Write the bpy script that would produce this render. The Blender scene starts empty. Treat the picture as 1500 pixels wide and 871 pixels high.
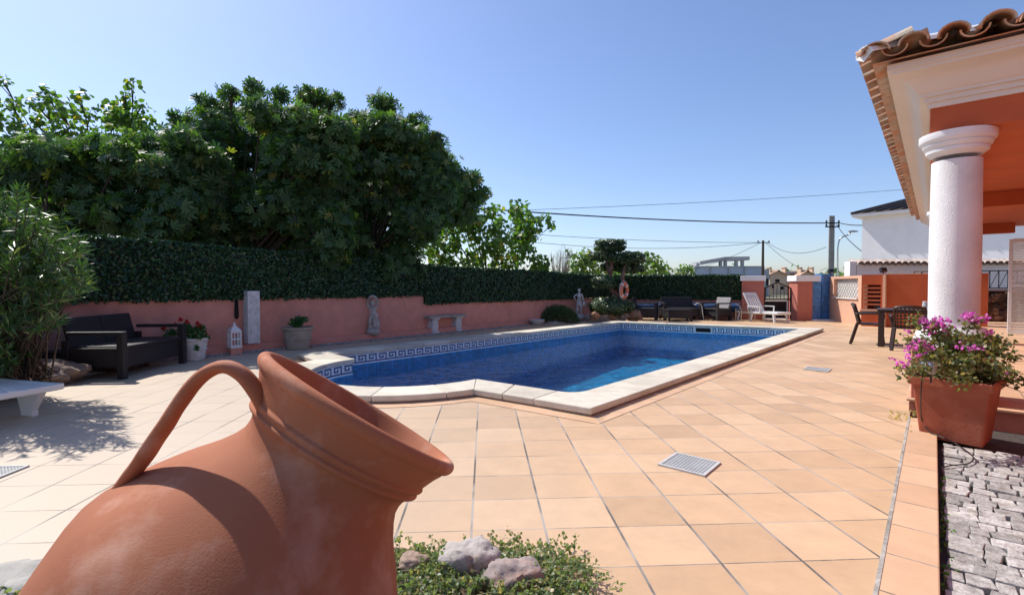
import bpy, math, random
import numpy as np
from mathutils import Vector, Matrix, noise
from mathutils.geometry import tessellate_polygon
R=math.radians
random.seed(7); rng=np.random.default_rng(7)
scene=bpy.context.scene
COL=scene.collection
# ------------------------------------------------------------ camera maths
F=720.0; CXP=750.0; CYP=435.5; PITCH=math.atan(17.5/F); CAMZ=1.2
def ray(px,py):
    dx=(px-CXP)/F; dz=-(py-CYP)/F
    return Vector((dx, math.cos(PITCH)+math.sin(PITCH)*dz, -math.sin(PITCH)+math.cos(PITCH)*dz))
def G(px,py,z=0.0):
    r=ray(px,py); t=(z-CAMZ)/r.z
    return Vector((r.x*t,r.y*t,z))
def D(px,py,y):
    r=ray(px,py); t=y/r.y
    return Vector((r.x*t,y,CAMZ+r.z*t))
UA=R(49.3)
U=Vector((math.cos(UA),math.sin(UA),0)); Wv=Vector((-math.sin(UA),math.cos(UA),0))
# ------------------------------------------------------------ materials
def nt(name):
    m=bpy.data.materials.new(name); m.use_nodes=True
    t=m.node_tree; t.nodes.clear(); return m,t,t.nodes,t.links
def _out(n,l,sh,vol=None):
    o=n.new('ShaderNodeOutputMaterial'); l.new(sh,o.inputs['Surface'])
    if vol: l.new(vol,o.inputs['Volume'])
def rgb(c): return (c[0],c[1],c[2],1)
def mat(name,col,rough=.8,var=.12,scale=6,bump=.0,bscale=60,metal=0,col2=None,c2scale=1.5,c2lo=.45,c2hi=.7,spec=.5,island=0,trans=0):
    """plain weathered surface: base colour with noise variation, optional stains, fine bump"""
    m,t,n,l=nt(name)
    b=n.new('ShaderNodeBsdfPrincipled'); b.inputs['Roughness'].default_value=rough; b.inputs['Metallic'].default_value=metal
    b.inputs['Specular IOR Level'].default_value=spec
    tc=n.new('ShaderNodeTexCoord'); nz=n.new('ShaderNodeTexNoise'); nz.inputs['Scale'].default_value=scale; nz.inputs['Detail'].default_value=6
    l.new(tc.outputs['Object'],nz.inputs['Vector'])
    mr=n.new('ShaderNodeMapRange'); mr.inputs['From Min'].default_value=.3; mr.inputs['From Max'].default_value=.7
    mr.inputs['To Min'].default_value=1-var; mr.inputs['To Max'].default_value=1+var; l.new(nz.outputs['Fac'],mr.inputs['Value'])
    mx=n.new('ShaderNodeMix'); mx.data_type='RGBA'; mx.blend_type='MULTIPLY'; mx.inputs[0].default_value=1
    src=None
    if col2:
        n2=n.new('ShaderNodeTexNoise'); n2.inputs['Scale'].default_value=c2scale; n2.inputs['Detail'].default_value=8; n2.inputs['Roughness'].default_value=.65
        l.new(tc.outputs['Object'],n2.inputs['Vector'])
        cr=n.new('ShaderNodeMapRange'); cr.inputs['From Min'].default_value=c2lo; cr.inputs['From Max'].default_value=c2hi; l.new(n2.outputs['Fac'],cr.inputs['Value'])
        m2=n.new('ShaderNodeMix'); m2.data_type='RGBA'; m2.inputs[6].default_value=rgb(col); m2.inputs[7].default_value=rgb(col2)
        l.new(cr.outputs[0],m2.inputs[0]); l.new(m2.outputs[2],mx.inputs[6])
    else: mx.inputs[6].default_value=rgb(col)
    l.new(mr.outputs[0],mx.inputs[7])
    outc=mx.outputs[2]
    if island:
        g=n.new('ShaderNodeNewGeometry'); ir=n.new('ShaderNodeMapRange'); ir.inputs['To Min'].default_value=1-island; ir.inputs['To Max'].default_value=1+island
        l.new(g.outputs['Random Per Island'],ir.inputs['Value'])
        m3=n.new('ShaderNodeMix'); m3.data_type='RGBA'; m3.blend_type='MULTIPLY'; m3.inputs[0].default_value=1
        l.new(outc,m3.inputs[6]); l.new(ir.outputs[0],m3.inputs[7]); outc=m3.outputs[2]
    l.new(outc,b.inputs['Base Color'])
    if bump:
        bn=n.new('ShaderNodeTexNoise'); bn.inputs['Scale'].default_value=bscale; bn.inputs['Detail'].default_value=5
        l.new(tc.outputs['Object'],bn.inputs['Vector'])
        bu=n.new('ShaderNodeBump'); bu.inputs['Strength'].default_value=bump; bu.inputs['Distance'].default_value=.01
        l.new(bn.outputs['Fac'],bu.inputs['Height']); l.new(bu.outputs[0],b.inputs['Normal'])
    _out(n,l,b.outputs[0]); return m
def leafmat(name,c1,c2,c3=None,trans=.35,rough=.45,tc=None,thr=.93):
    m,t,n,l=nt(name)
    g=n.new('ShaderNodeNewGeometry'); r=n.new('ShaderNodeValToRGB'); e=r.color_ramp.elements
    e[0].color=rgb(c1); e[1].color=rgb(c2); e[1].position=thr-.03
    if c3: x=e.new(thr+.02); x.color=rgb(c3); x=e.new(1.0); x.color=rgb(c3)
    l.new(g.outputs['Random Per Island'],r.inputs['Fac'])
    b=n.new('ShaderNodeBsdfPrincipled'); b.inputs['Roughness'].default_value=rough; l.new(r.outputs[0],b.inputs['Base Color'])
    tr=n.new('ShaderNodeBsdfTranslucent')
    mx=n.new('ShaderNodeMix'); mx.data_type='RGBA'; mx.blend_type='MULTIPLY'; mx.inputs[0].default_value=1
    mx.inputs[7].default_value=rgb(tc or (2.3,2.4,.9)); l.new(r.outputs[0],mx.inputs[6]); l.new(mx.outputs[2],tr.inputs['Color'])
    ms=n.new('ShaderNodeMixShader'); ms.inputs[0].default_value=trans
    l.new(b.outputs[0],ms.inputs[1]); l.new(tr.outputs[0],ms.inputs[2]); _out(n,l,ms.outputs[0]); return m
def math_(n,l,op,a,b=None,c=None):
    x=n.new('ShaderNodeMath'); x.operation=op
    for i,v in enumerate((a,b,c)):
        if v is None: continue
        if isinstance(v,(int,float)): x.inputs[i].default_value=v
        else: l.new(v,x.inputs[i])
    return x.outputs[0]
def tilemat(name,base,ang,ox,oy,w,d,jw,jd,jcol=(.25,.22,.19),var=.10,axes='XY',rough=.6,bump=.4,alt=None,glare=None):
    """square tiles with grout: joints along both directions, every tile its own tint"""
    m,t,n,l=nt(name)
    tc=n.new('ShaderNodeTexCoord'); mp=n.new('ShaderNodeMapping'); mp.vector_type='TEXTURE'
    mp.inputs['Location'].default_value=(ox,oy,0); mp.inputs['Rotation'].default_value=(0,0,ang)
    l.new(tc.outputs['Object'],mp.inputs['Vector'])
    s=n.new('ShaderNodeSeparateXYZ'); l.new(mp.outputs[0],s.inputs[0])
    A=s.outputs[axes[0]]; B=s.outputs[axes[1]]
    # slight waviness of joints
    a=math_(n,l,'DIVIDE',A,w); b_=math_(n,l,'DIVIDE',B,d)
    fa=math_(n,l,'FLOOR',a); fb=math_(n,l,'FLOOR',b_)
    ra=math_(n,l,'SUBTRACT',a,fa); rb=math_(n,l,'SUBTRACT',b_,fb)
    ea=math_(n,l,'MULTIPLY',math_(n,l,'MINIMUM',ra,math_(n,l,'SUBTRACT',1,ra)),w)
    eb=math_(n,l,'MULTIPLY',math_(n,l,'MINIMUM',rb,math_(n,l,'SUBTRACT',1,rb)),d)
    wn=n.new('ShaderNodeTexNoise'); wn.inputs['Scale'].default_value=35; l.new(tc.outputs['Object'],wn.inputs['Vector'])
    wob=math_(n,l,'MULTIPLY',math_(n,l,'SUBTRACT',wn.outputs['Fac'],.5),.004)
    ja=math_(n,l,'LESS_THAN',math_(n,l,'ADD',ea,wob),jw/2); jb=math_(n,l,'LESS_THAN',math_(n,l,'ADD',eb,wob),jd/2)
    J=math_(n,l,'MAXIMUM',ja,jb)
    cb=n.new('ShaderNodeCombineXYZ'); l.new(fa,cb.inputs[0]); l.new(fb,cb.inputs[1])
    wh=n.new('ShaderNodeTexWhiteNoise'); wh.noise_dimensions='2D'; l.new(cb.outputs[0],wh.inputs['Vector'])
    cr=n.new('ShaderNodeValToRGB'); e=cr.color_ramp.elements
    al=alt or [tuple(x*(1-var) for x in base),base,(min(1,base[0]*(1+var*.6)),base[1]*(1+var*.9),base[2]*(1+var*1.3))]
    e[0].color=rgb(al[0]); e[1].color=rgb(al[-1])
    for i in range(1,len(al)-1): x=e.new(i/(len(al)-1)); x.color=rgb(al[i])
    l.new(wh.outputs['Value'],cr.inputs['Fac'])
    nz=n.new('ShaderNodeTexNoise'); nz.inputs['Scale'].default_value=5; nz.inputs['Detail'].default_value=8; nz.inputs['Roughness'].default_value=.7
    l.new(tc.outputs['Object'],nz.inputs['Vector'])
    mr=n.new('ShaderNodeMapRange'); mr.inputs['From Min'].default_value=.3; mr.inputs['From Max'].default_value=.7; mr.inputs['To Min'].default_value=.9; mr.inputs['To Max'].default_value=1.08
    l.new(nz.outputs['Fac'],mr.inputs['Value'])
    mx=n.new('ShaderNodeMix'); mx.data_type='RGBA'; mx.blend_type='MULTIPLY'; mx.inputs[0].default_value=1
    l.new(cr.outputs[0],mx.inputs[6]); l.new(mr.outputs[0],mx.inputs[7]); outc=mx.outputs[2]
    if glare:  # paler towards the left: glare put into the tile colour
        n3=n.new('ShaderNodeTexNoise'); n3.inputs['Scale'].default_value=.5; n3.inputs['Detail'].default_value=5; l.new(tc.outputs['Object'],n3.inputs['Vector'])
        s3=n.new('ShaderNodeSeparateXYZ'); l.new(tc.outputs['Object'],s3.inputs[0])
        g3=n.new('ShaderNodeMapRange'); g3.inputs['From Min'].default_value=.6; g3.inputs['From Max'].default_value=-2.2; l.new(s3.outputs['X'],g3.inputs['Value'])
        f3=math_(n,l,'MULTIPLY',g3.outputs[0],math_(n,l,'ADD',.55,math_(n,l,'MULTIPLY',n3.outputs['Fac'],.5)))
        m3=n.new('ShaderNodeMix'); m3.data_type='RGBA'; m3.inputs[7].default_value=rgb(glare); l.new(f3,m3.inputs[0]); l.new(outc,m3.inputs[6]); outc=m3.outputs[2]
    # joint colour: sandy with dark dirty stretches
    jn=n.new('ShaderNodeTexNoise'); jn.inputs['Scale'].default_value=2.2; jn.inputs['Detail'].default_value=3; l.new(tc.outputs['Object'],jn.inputs['Vector'])
    jr=n.new('ShaderNodeMapRange'); jr.inputs['From Min'].default_value=.42; jr.inputs['From Max'].default_value=.6; l.new(jn.outputs['Fac'],jr.inputs['Value'])
    jm=n.new('ShaderNodeMix'); jm.data_type='RGBA'; jm.inputs[6].default_value=rgb(jcol); jm.inputs[7].default_value=rgb(tuple(x*.3 for x in jcol)); l.new(jr.outputs[0],jm.inputs[0])
    fm=n.new('ShaderNodeMix'); fm.data_type='RGBA'; l.new(J,fm.inputs[0]); l.new(outc,fm.inputs[6]); l.new(jm.outputs[2],fm.inputs[7])
    b=n.new('ShaderNodeBsdfPrincipled'); b.inputs['Roughness'].default_value=rough; l.new(fm.outputs[2],b.inputs['Base Color'])
    bh=math_(n,l,'SUBTRACT',math_(n,l,'MULTIPLY',nz.outputs['Fac'],.25),J)
    bu=n.new('ShaderNodeBump'); bu.inputs['Strength'].default_value=bump; bu.inputs['Distance'].default_value=.006; l.new(bh,bu.inputs['Height']); l.new(bu.outputs[0],b.inputs['Normal'])
    _out(n,l,b.outputs[0]); return m
# ------------------------------------------------------------ mesh builder
_M={}
class MB:
    def __init__(s): s.v=[]; s.f=[]
    def add(s,vs,fs):
        o=len(s.v); s.v+= [Vector(v) for v in vs]; s.f+= [tuple(i+o for i in f) for f in fs]
    def box(s,c,size,rz=0,rx=0,ry=0):
        x,y,z=[k/2 for k in size]
        m=Matrix.Translation(Vector(c))@Matrix.Rotation(rz,4,'Z')@Matrix.Rotation(ry,4,'Y')@Matrix.Rotation(rx,4,'X')
        vs=[m@Vector(p) for p in ((-x,-y,-z),(x,-y,-z),(x,y,-z),(-x,y,-z),(-x,-y,z),(x,-y,z),(x,y,z),(-x,y,z))]
        s.add(vs,[(0,3,2,1),(4,5,6,7),(0,1,5,4),(1,2,6,5),(2,3,7,6),(3,0,4,7)])
    def boxb(s,x0,x1,y0,y1,z0,z1): s.box(((x0+x1)/2,(y0+y1)/2,(z0+z1)/2),(x1-x0,y1-y0,z1-z0))
    def bar(s,a,b,w,h,up=(0,0,1)):
        """square bar from a to b"""
        a=Vector(a); b=Vector(b); d=(b-a).normalized(); u=Vector(up)
        if abs(d.dot(u))>.98: u=Vector((1,0,0))
        r=d.cross(u).normalized(); u=r.cross(d)
        vs=[p+r*i*w/2+u*j*h/2 for p in (a,b) for i,j in ((-1,-1),(1,-1),(1,1),(-1,1))]
        s.add(vs,[(0,1,2,3),(7,6,5,4),(0,4,5,1),(1,5,6,2),(2,6,7,3),(3,7,4,0)])
    def prism(s,poly,z0,z1):
        n=len(poly); vs=[(p[0],p[1],z0) for p in poly]+[(p[0],p[1],z1) for p in poly]
        s.add(vs,[tuple(reversed(range(n))),tuple(range(n,2*n))]+[(i,(i+1)%n,n+(i+1)%n,n+i) for i in range(n)])
    def tube(s,pts,rad,seg=8,cap=True,flat=1.0,side=None):
        pts=[Vector(p) for p in pts]; n=len(pts)
        rad=[rad]*n if isinstance(rad,(int,float)) else rad
        vs=[];prev=None
        for i,p in enumerate(pts):
            d=(pts[min(i+1,n-1)]-pts[max(i-1,0)]).normalized()
            if side is not None: a=(Vector(side)-d*Vector(side).dot(d)).normalized()
            else:
                if prev is None: a=d.cross(Vector((0,0,1)) if abs(d.z)<.9 else Vector((1,0,0))).normalized()
                else: a=(prev-d*prev.dot(d)).normalized()
            prev=a; b=d.cross(a)
            for k in range(seg):
                t=2*math.pi*k/seg; vs.append(p+(a*math.cos(t)*flat+b*math.sin(t))*rad[i])
        fs=[(i*seg+k,i*seg+(k+1)%seg,(i+1)*seg+(k+1)%seg,(i+1)*seg+k) for i in range(n-1) for k in range(seg)]
        if cap: fs+= [tuple(reversed(range(seg))),tuple(range((n-1)*seg,n*seg))]
        s.add(vs,fs)
    def lathe(s,prof,seg=32,m=None,sx=1,sy=1,cap=True,a0=0,wob=0):
        m=m or Matrix.Identity(4); vs=[]; 
        for r,z in prof:
            for k in range(seg):
                t=2*math.pi*k/seg+a0
                vs.append(m@Vector((r*math.cos(t)*sx,r*math.sin(t)*sy,z)))
        n=len(prof)
        fs=[(i*seg+k,i*seg+(k+1)%seg,(i+1)*seg+(k+1)%seg,(i+1)*seg+k) for i in range(n-1) for k in range(seg)]
        if cap:
            if prof[0][0]>1e-4: fs.append(tuple(reversed(range(seg))))
            if prof[-1][0]>1e-4: fs.append(tuple(range((n-1)*seg,n*seg)))
        s.add(vs,fs)
    def blob(s,c,r,seed=0,amp=.25,sub=3,freq=1.6,flat=None):
        import bmesh
        bm=bmesh.new(); bmesh.ops.create_icosphere(bm,subdivisions=sub,radius=1)
        off=Vector((seed*7.3,seed*3.1,seed*5.7)); vs=[]
        for v in bm.verts:
            p=v.co.copy(); k=1+amp*noise.noise(p*freq+off)+amp*.5*noise.noise(p*freq*2.7+off)+amp*.22*noise.noise(p*freq*7+off)
            vs.append(Vector(c)+Vector((p.x*r[0],p.y*r[1],p.z*r[2]))*k)
        s.add(vs,[tuple(v.index for v in f.verts) for f in bm.faces]); bm.free()
    def build(s,name,m,parent=None,local=False,smooth=False,bevel=0,seg=2):
        me=bpy.data.meshes.new(name)
        M=_M.get(parent.name) if parent else None
        vs=s.v
        if globals().get('ZSHIFT'): vs=[Vector((v.x,v.y,v.z-ZSHIFT if v.z>2.24 else v.z)) for v in vs]
        if M is not None and not local: iv=M.inverted(); vs=[iv@v for v in vs]
        me.from_pydata([tuple(v) for v in vs],[],s.f); me.update()
        o=bpy.data.objects.new(name,me); COL.objects.link(o); me.materials.append(m)
        if parent: o.parent=parent; _M[o.name]=M
        if smooth:
            me.polygons.foreach_set('use_smooth',[True]*len(me.polygons))
            if smooth!=True:
                md=o.modifiers.new('smooth','EDGE_SPLIT'); md.split_angle=R(smooth)
        if bevel:
            md=o.modifiers.new('bevel','BEVEL'); md.width=bevel; md.segments=seg; md.limit_method='ANGLE'; md.angle_limit=R(40)
        return o
def thing(name,label,cat,loc=(0,0,0),rz=0,group=None):
    o=bpy.data.objects.new(name,None); o.empty_display_size=.1; COL.objects.link(o)
    o.location=loc; o.rotation_euler=(0,0,rz); _M[o.name]=Matrix.Translation(Vector(loc))@Matrix.Rotation(rz,4,'Z')
    return tag(o,label,cat,group)
def tag(o,label,cat,group=None):
    o['label']=label; o['category']=cat
    if group: o['group']=group
    return o
def struct(o,kind='structure'): o['kind']=kind; return o
def dup(root,loc,rz,label,group=None):
    def cp(o,par):
        c=o.copy(); COL.objects.link(c)
        if par: c.parent=par
        for ch in list(o.children): cp(ch,c)
        return c
    r=cp(root,None); r.location=loc; r.rotation_euler=(0,0,rz); r['label']=label
    if group: r['group']=group
    return r
# leaf templates (lists of verts, faces)
T_OVAL=([(0,0,0),(.28,.35,.05),(.22,.75,.03),(0,1,0),(-.22,.75,.03),(-.28,.35,.05)],[(0,1,2,3),(0,3,4,5)])
T_ROUND=([(0,0,0),(.4,.2,.06),(.45,.6,.06),(0,1,0),(-.45,.6,.06),(-.4,.2,.06)],[(0,1,2,3),(0,3,4,5)])
T_LONG=([(0,0,0),(.07,.4,.02),(0,1,0),(-.07,.4,.02)],[(0,1,2,3)])
def _fig():
    pts=[(0,0)]; lobes=[(70,.62),(35,.9),(0,1.05),(-35,.9),(-70,.62)]
    for a,r in lobes:
        a2=R(a); w=R(10)
        for s,rr in ((1.25,.62),(.5,.97),(-.5,.97),(-1.25,.62)):
            aa=a2+s*w; pts.append((math.sin(aa)*r*rr,math.cos(aa)*r*rr+.05))
    v=[(x,y,.10*abs(x)-.12*y*y) for x,y in pts]
    f=[(0,)+tuple(range(1+4*i,5+4*i)) for i in range(5)]
    return v,f
T_FIG=_fig()
def leaves(name,P,N,size,tmpl,m,parent=None,jit=.5,svar=.35,up=None,local=False):
    """thousands of single leaves: P points, N preferred facing (None = random)"""
    P=np.asarray(P,float); n=len(P)
    nr=rng.normal(size=(n,3)); nr/=np.linalg.norm(nr,axis=1)[:,None]
    if N is not None: nn=np.asarray(N,float); nn=nn/np.maximum(1e-6,np.linalg.norm(nn,axis=1))[:,None]; nr=nn*(1-jit)+nr*jit
    nr/=np.linalg.norm(nr,axis=1)[:,None]
    a=rng.normal(size=(n,3)) if up is None else np.asarray(up,float)+rng.normal(size=(n,3))*.35
    a-=nr*np.sum(a*nr,axis=1)[:,None]; a/=np.linalg.norm(a,axis=1)[:,None]; b=np.cross(a,nr)
    s=size*(1+svar*rng.uniform(-1,1,n))
    tv=np.array(tmpl[0],float); k=len(tv)
    V=P[:,None,:]+s[:,None,None]*(tv[None,:,0:1]*b[:,None,:]+tv[None,:,1:2]*a[:,None,:]+tv[None,:,2:3]*nr[:,None,:])
    V=V.reshape(-1,3)
    if parent and not local:
        iv=np.array(_M[parent.name].inverted()); V=V@iv[:3,:3].T+iv[:3,3]
    loops=[];starts=[];tot=[];c=0
    fl=np.concatenate([np.array(f) for f in tmpl[1]]); fc=np.array([len(f) for f in tmpl[1]])
    L=(np.arange(n)[:,None]*k+fl[None,:]).ravel(); TOT=np.tile(fc,n); ST=np.concatenate([[0],np.cumsum(TOT)[:-1]])
    me=bpy.data.meshes.new(name); me.vertices.add(len(V)); me.vertices.foreach_set('co',V.astype(np.float32).ravel())
    me.loops.add(len(L)); me.loops.foreach_set('vertex_index',L.astype(np.int32))
    me.polygons.add(len(TOT)); me.polygons.foreach_set('loop_start',ST.astype(np.int32)); me.polygons.foreach_set('loop_total',TOT.astype(np.int32))
    me.update(calc_edges=True); me.validate(); me.materials.append(m)
    o=bpy.data.objects.new(name,me); COL.objects.link(o)
    if parent: o.parent=parent; _M[o.name]=_M.get(parent.name)
    return o
def clump_points(clumps,dens,inner=.55):
    """clumps: (x,y,z,rx,ry,rz). Points mostly near each clump's skin; returns P, N"""
    P=[];N=[]
    for c in clumps:
        ce=np.array(c[:3]); r=np.array(c[3:6]); n=int(dens*(r[0]*r[1]+r[1]*r[2]+r[0]*r[2]))
        d=rng.normal(size=(n,3)); d/=np.linalg.norm(d,axis=1)[:,None]
        q=inner+(1.08-inner)*rng.uniform(0,1,n)**.5
        bump=1+.18*np.sin(d[:,0]*5+c[0]*3)*np.sin(d[:,1]*6+c[1])+.12*np.sin(d[:,2]*7+c[2])
        P.append(ce+d*r*(q*bump)[:,None]); N.append(d+np.array([0,0,.5]))
    return np.concatenate(P),np.concatenate(N)
# ============================================================ materials
M_TILE=tilemat('terracotta_tile',(.58,.375,.215),R(3.2),-.198,2.38,.362,.345,.012,.006,jcol=(.40,.35,.30),var=.14,glare=(.53,.45,.36),rough=.55)
M_TILE2=tilemat('terracotta_border',(.60,.375,.225),UA,1.446,1.907,.355,.60,.008,.001,jcol=(.40,.35,.30),var=.1,rough=.6)
M_PINK=mat('pink_render',(.66,.295,.225),.9,.09,5,.35,70,col2=(.50,.22,.17),c2scale=1.3,c2lo=.52,c2hi=.8)
M_PILL=mat('red_render',(.50,.17,.12),.9,.07,3,.25,90,col2=(.40,.125,.09))
M_PEACH=mat('faded_peach_render',(.66,.38,.25),.9,.08,2,.25,90,col2=(.60,.27,.16),c2scale=2,c2lo=.5)
M_ORANGE=mat('orange_render',(.50,.115,.04),.85,.06,2.5,.15,120,col2=(.46,.10,.036))
M_WHITE=mat('white_render',(.80,.80,.79),.85,.05,3,.5,95,col2=(.70,.69,.67),c2scale=2.5)
M_WPAINT=mat('white_paint',(.80,.80,.80),.6,.04,3,.1,80,col2=(.62,.62,.60),c2scale=3,c2lo=.6,c2hi=.9)
M_CREAM=mat('cream_moulding',(.72,.66,.58),.7,.03,3,.08,60)
M_STONE=mat('cast_stone',(.40,.38,.34),.9,.15,14,.5,60,col2=(.22,.21,.19),c2scale=7)
M_STONEW=mat('white_cast_stone',(.66,.65,.64),.85,.1,14,.3,60,col2=(.45,.44,.42),c2scale=9)
M_COPE=mat('coping_stone',(.62,.56,.46),.8,.08,9,.25,120,col2=(.50,.44,.35),c2scale=2.2,island=.16)
M_COPES=mat('coping_setting_bed',(.30,.22,.18),.9,.2,20,.5,60)
M_POTTER=mat('jar_terracotta',(.44,.155,.075),.72,.10,5,.18,140,col2=(.56,.27,.17),c2scale=2.6,c2lo=.52,c2hi=.85)
M_PLANTER=mat('planter_terracotta',(.30,.070,.030),.7,.12,7,.2,60,col2=(.36,.11,.06),c2scale=5)
M_ROOF=mat('roof_tile_clay',(.50,.20,.09),.85,.2,7,.4,50,col2=(.46,.38,.29),c2scale=5,c2lo=.36,c2hi=.6,island=.18)
M_ROCK=mat('pale_rock',(.42,.37,.34),.9,.2,9,1.0,30,col2=(.28,.18,.13),c2scale=4,c2lo=.5,c2hi=.65)
M_SOIL=mat('soil',(.13,.09,.06),.95,.3,20,1,40)
M_DARK=mat('dark_resin_wicker',(.016,.013,.016),.55,.2,30,.8,160)
M_BROWN=mat('dark_brown_plastic',(.035,.018,.014),.4,.1,10,.1)
M_WPLAS=mat('white_plastic',(.74,.74,.72),.4,.04,6,.05)
M_METAL=mat('brushed_metal',(.5,.5,.5),.3,.1,10,metal=1)
M_BLACK=mat('black_iron',(.012,.012,.014),.45,.1,10)
M_BLUEM=tilemat('blue_mosaic',(.06,.21,.50),0,0,0,.065,.065,.005,.005,jcol=(.09,.24,.5),var=.3,axes='XZ',rough=.3,bump=.15)
M_COVER=mat('blue_cover',(.008,.045,.14),.6,.2,6,.2,30)
M_BARK=mat('bark',(.07,.05,.038),.95,.25,12,1.0,30)
M_GRASSSOIL=mat('dry_ground',(.26,.21,.14),.95,.25,1.2,.5,10,col2=(.12,.14,.06),c2scale=.2)
M_BRICK=mat('firebrick',(.50,.16,.08),.9,.15,20,.3)
M_GRAVEL=mat('gravel_grey',(.34,.33,.33),.9,.1,30,.4,80,island=.45)
M_CONC=mat('concrete_grey',(.42,.43,.44),.9,.08,.6,.2,10)
M_SAND=mat('sand_house',(.62,.46,.32),.9,.05,.5,.1,10)
M_GLASSB=mat('blue_glass_panel',(.35,.42,.52),.2,.08,1,0,10)
M_BLK=mat('void_dark',(.01,.009,.009),.9,.1,5)
M_SUNWICK=mat('sunlit_wicker',(.34,.32,.31),.6,.1,30,.5,150)  # paler copy of the dark wicker, sunlight put into its colour
# ============================================================ pool outline
A_=Vector((.66,5.06,0)); B_=Vector((7.45,12.72,0)); C_=Vector((3.35,15.0,0)); D_=Vector((-2.93,8.05,0))
K1=Vector((-.43,5.87,0)); K2=Vector((-2.39,7.47,0))
Mc=(K1+K2)/2; Rr=(K1-K2).length/2
a0=math.atan2((K2-Mc).y,(K2-Mc).x); NARC=28
arc=[Mc+Vector((math.cos(a0+math.pi*i/NARC),math.sin(a0+math.pi*i/NARC),0))*Rr for i in range(NARC+1)]
# rounded near corner A
def fil(p0,p,p1,r,n=6):
    a=(p0-p).normalized(); b=(p1-p).normalized()
    return [ (1-t)**2*(p+a*r)+2*t*(1-t)*p+t*t*(p+b*r) for t in [i/n for i in range(n+1)]]
inner=fil(K1,A_,B_,.22)+[B_,C_,D_]+arc
SEG=[]  # straight runs get subdivided in slabs
def off(P,d):
    n=len(P); o=[]
    for i in range(n):
        a=(P[i]-P[i-1]).normalized(); b=(P[(i+1)%n]-P[i]).normalized()
        na=Vector((a.y,-a.x,0)); nb=Vector((b.y,-b.x,0)); m=na+nb; m=m/max(.35,m.dot(na)) if m.length>0 else na
        o.append(P[i]+m*d)
    if d>0 and P is inner:   # outside the bay the arc offset meets the straight edge offset
        ev=(K2-K1).normalized(); en=Vector((-ev.y,ev.x,0)); en=en if en.dot(U)<0 else -en
        for i in range(10,n):
            q=o[i]-Mc
            if q.dot(en)<d or i in (10,n-1): o[i]=Mc+en*d+ev*math.sqrt((Rr+d)**2-d*d)*(1 if (P[i]-Mc).dot(ev)>0 else -1)
    return o
outer=off(inner,.45)
ca=A_+(A_-B_).normalized()*.45+(A_-K1).normalized()*.45   # sharp outer corner by the bench of tiles
for i in range(7):
    pass
hole=off(inner,.25)
def sheet(name,poly,hole,z,m,parent=None,kind=None):
    loops=[[Vector((p[0],p[1],0)) for p in poly]]
    if hole: loops.append([Vector((p[0],p[1],0)) for p in hole])
    tr=tessellate_polygon(loops); mb=MB(); flat=[p for l in loops for p in l]
    fs=[]
    for t in tr:
        a,b,c=[flat[i] for i in t]
        fs.append(t if (b-a).cross(c-a).z>0 else t[::-1])
    mb.add([(p.x,p.y,z) for p in flat],fs)
    o=mb.build(name,m,parent)
    if kind: o['kind']=kind
    return o
LW0=Vector((-5.3,8.47,0)); LWd=Vector((.653,.757,0)).normalized(); LWn=Vector((.757,-.653,0)).normalized()
def LW(t,o=0,z=0): p=LWd*t+LWn*o+LW0; return Vector((p.x,p.y,z))
FW0=LW(14.1); FW1=Vector((8.35,17.55,0)); 
FWd=(FW1-Vector((FW0.x,FW0.y,0))).normalized(); FWn=Vector((FWd.y,-FWd.x,0)); FWL=(FW1-FW0).length
def FW(t,o=0,z=0): p=FWd*t+FWn*o+FW0; return Vector((p.x,p.y,z))
sheet('ground',[(-600,-300),(600,-300),(600,1500),(-600,1500)],off(inner,.30),-.13,M_GRASSSOIL,kind='structure')
patio=[(-16,-3),(-2.78,-3),(3.62,4.45),(13.4,15.85),(19,22),(9,22)]+[LW(15.5,-.1),LW(-12,-.1)]
sheet('patio',patio,hole,0,M_TILE,kind='structure')
# border tiles round the coping, 4 mm above
bo=off(inner,.45+.17); bi=off(inner,.40)
mb=MB(); n=len(inner)
bo[0:7]=[ (A_+(A_-B_).normalized()*.62+(A_-K1).normalized()*.62) ]*7
mb.add([(p.x,p.y,.004) for p in bi]+[(p.x,p.y,.004) for p in bo],[(i,(i+1)%n,n+(i+1)%n,n+i)[::-1] for i in range(n) if not (bo[i]-bo[(i+1)%n]).length<1e-5])
struct(mb.build('poolside_path',M_TILE2))
# kerb strip
k0=Vector((-2.78,-3,0)); k1=Vector((3.62,4.45,0)); kn=Vector((.757,-.653,0))*.19
mb=MB(); 
mb.prism([k0,k0+kn,k1+kn,k1],-.10,.004)
struct(mb.build('kerb',M_TILE2,bevel=.006))
mb=MB(); jn_=kn.normalized()
mb.prism([k0-jn_*.009,k0+jn_*.007,k1+jn_*.007,k1-jn_*.009],.0,.0065); struct(mb.build('kerb_joint',mat('grey_mortar',(.40,.37,.33),.95,.3,18,.8,60,col2=(.2,.18,.15),c2scale=4)))
# ============================================================ pool
pool=thing('swimming_pool','blue swimming pool with Greek key tile border and round bay at its near left end','swimming pool',(2.2,10,0))
outer[0:7]=[None]*7
# slabs
def slab_run(mbs,i0,i1,nsub,I,O):
    for k in range(nsub):
        t0=k/nsub; t1=(k+1)/nsub
        L=(I[i1]-I[i0]).length; g=.004/max(L,.1)
        q=[I[i0].lerp(I[i1],t0+g),I[i0].lerp(I[i1],t1-g),O[i1].lerp(O[i0],1-(t1-g)),O[i1].lerp(O[i0],1-(t0+g))]
        mbs.prism([q[0],q[3],q[2],q[1]],.022,.085)
O=off(inner,.45); corner=A_+(A_-B_).normalized()*.45+(A_-K1).normalized()*.45
mb=MB(); nI=len(inner)
iA0,iA1=0,6
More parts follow.
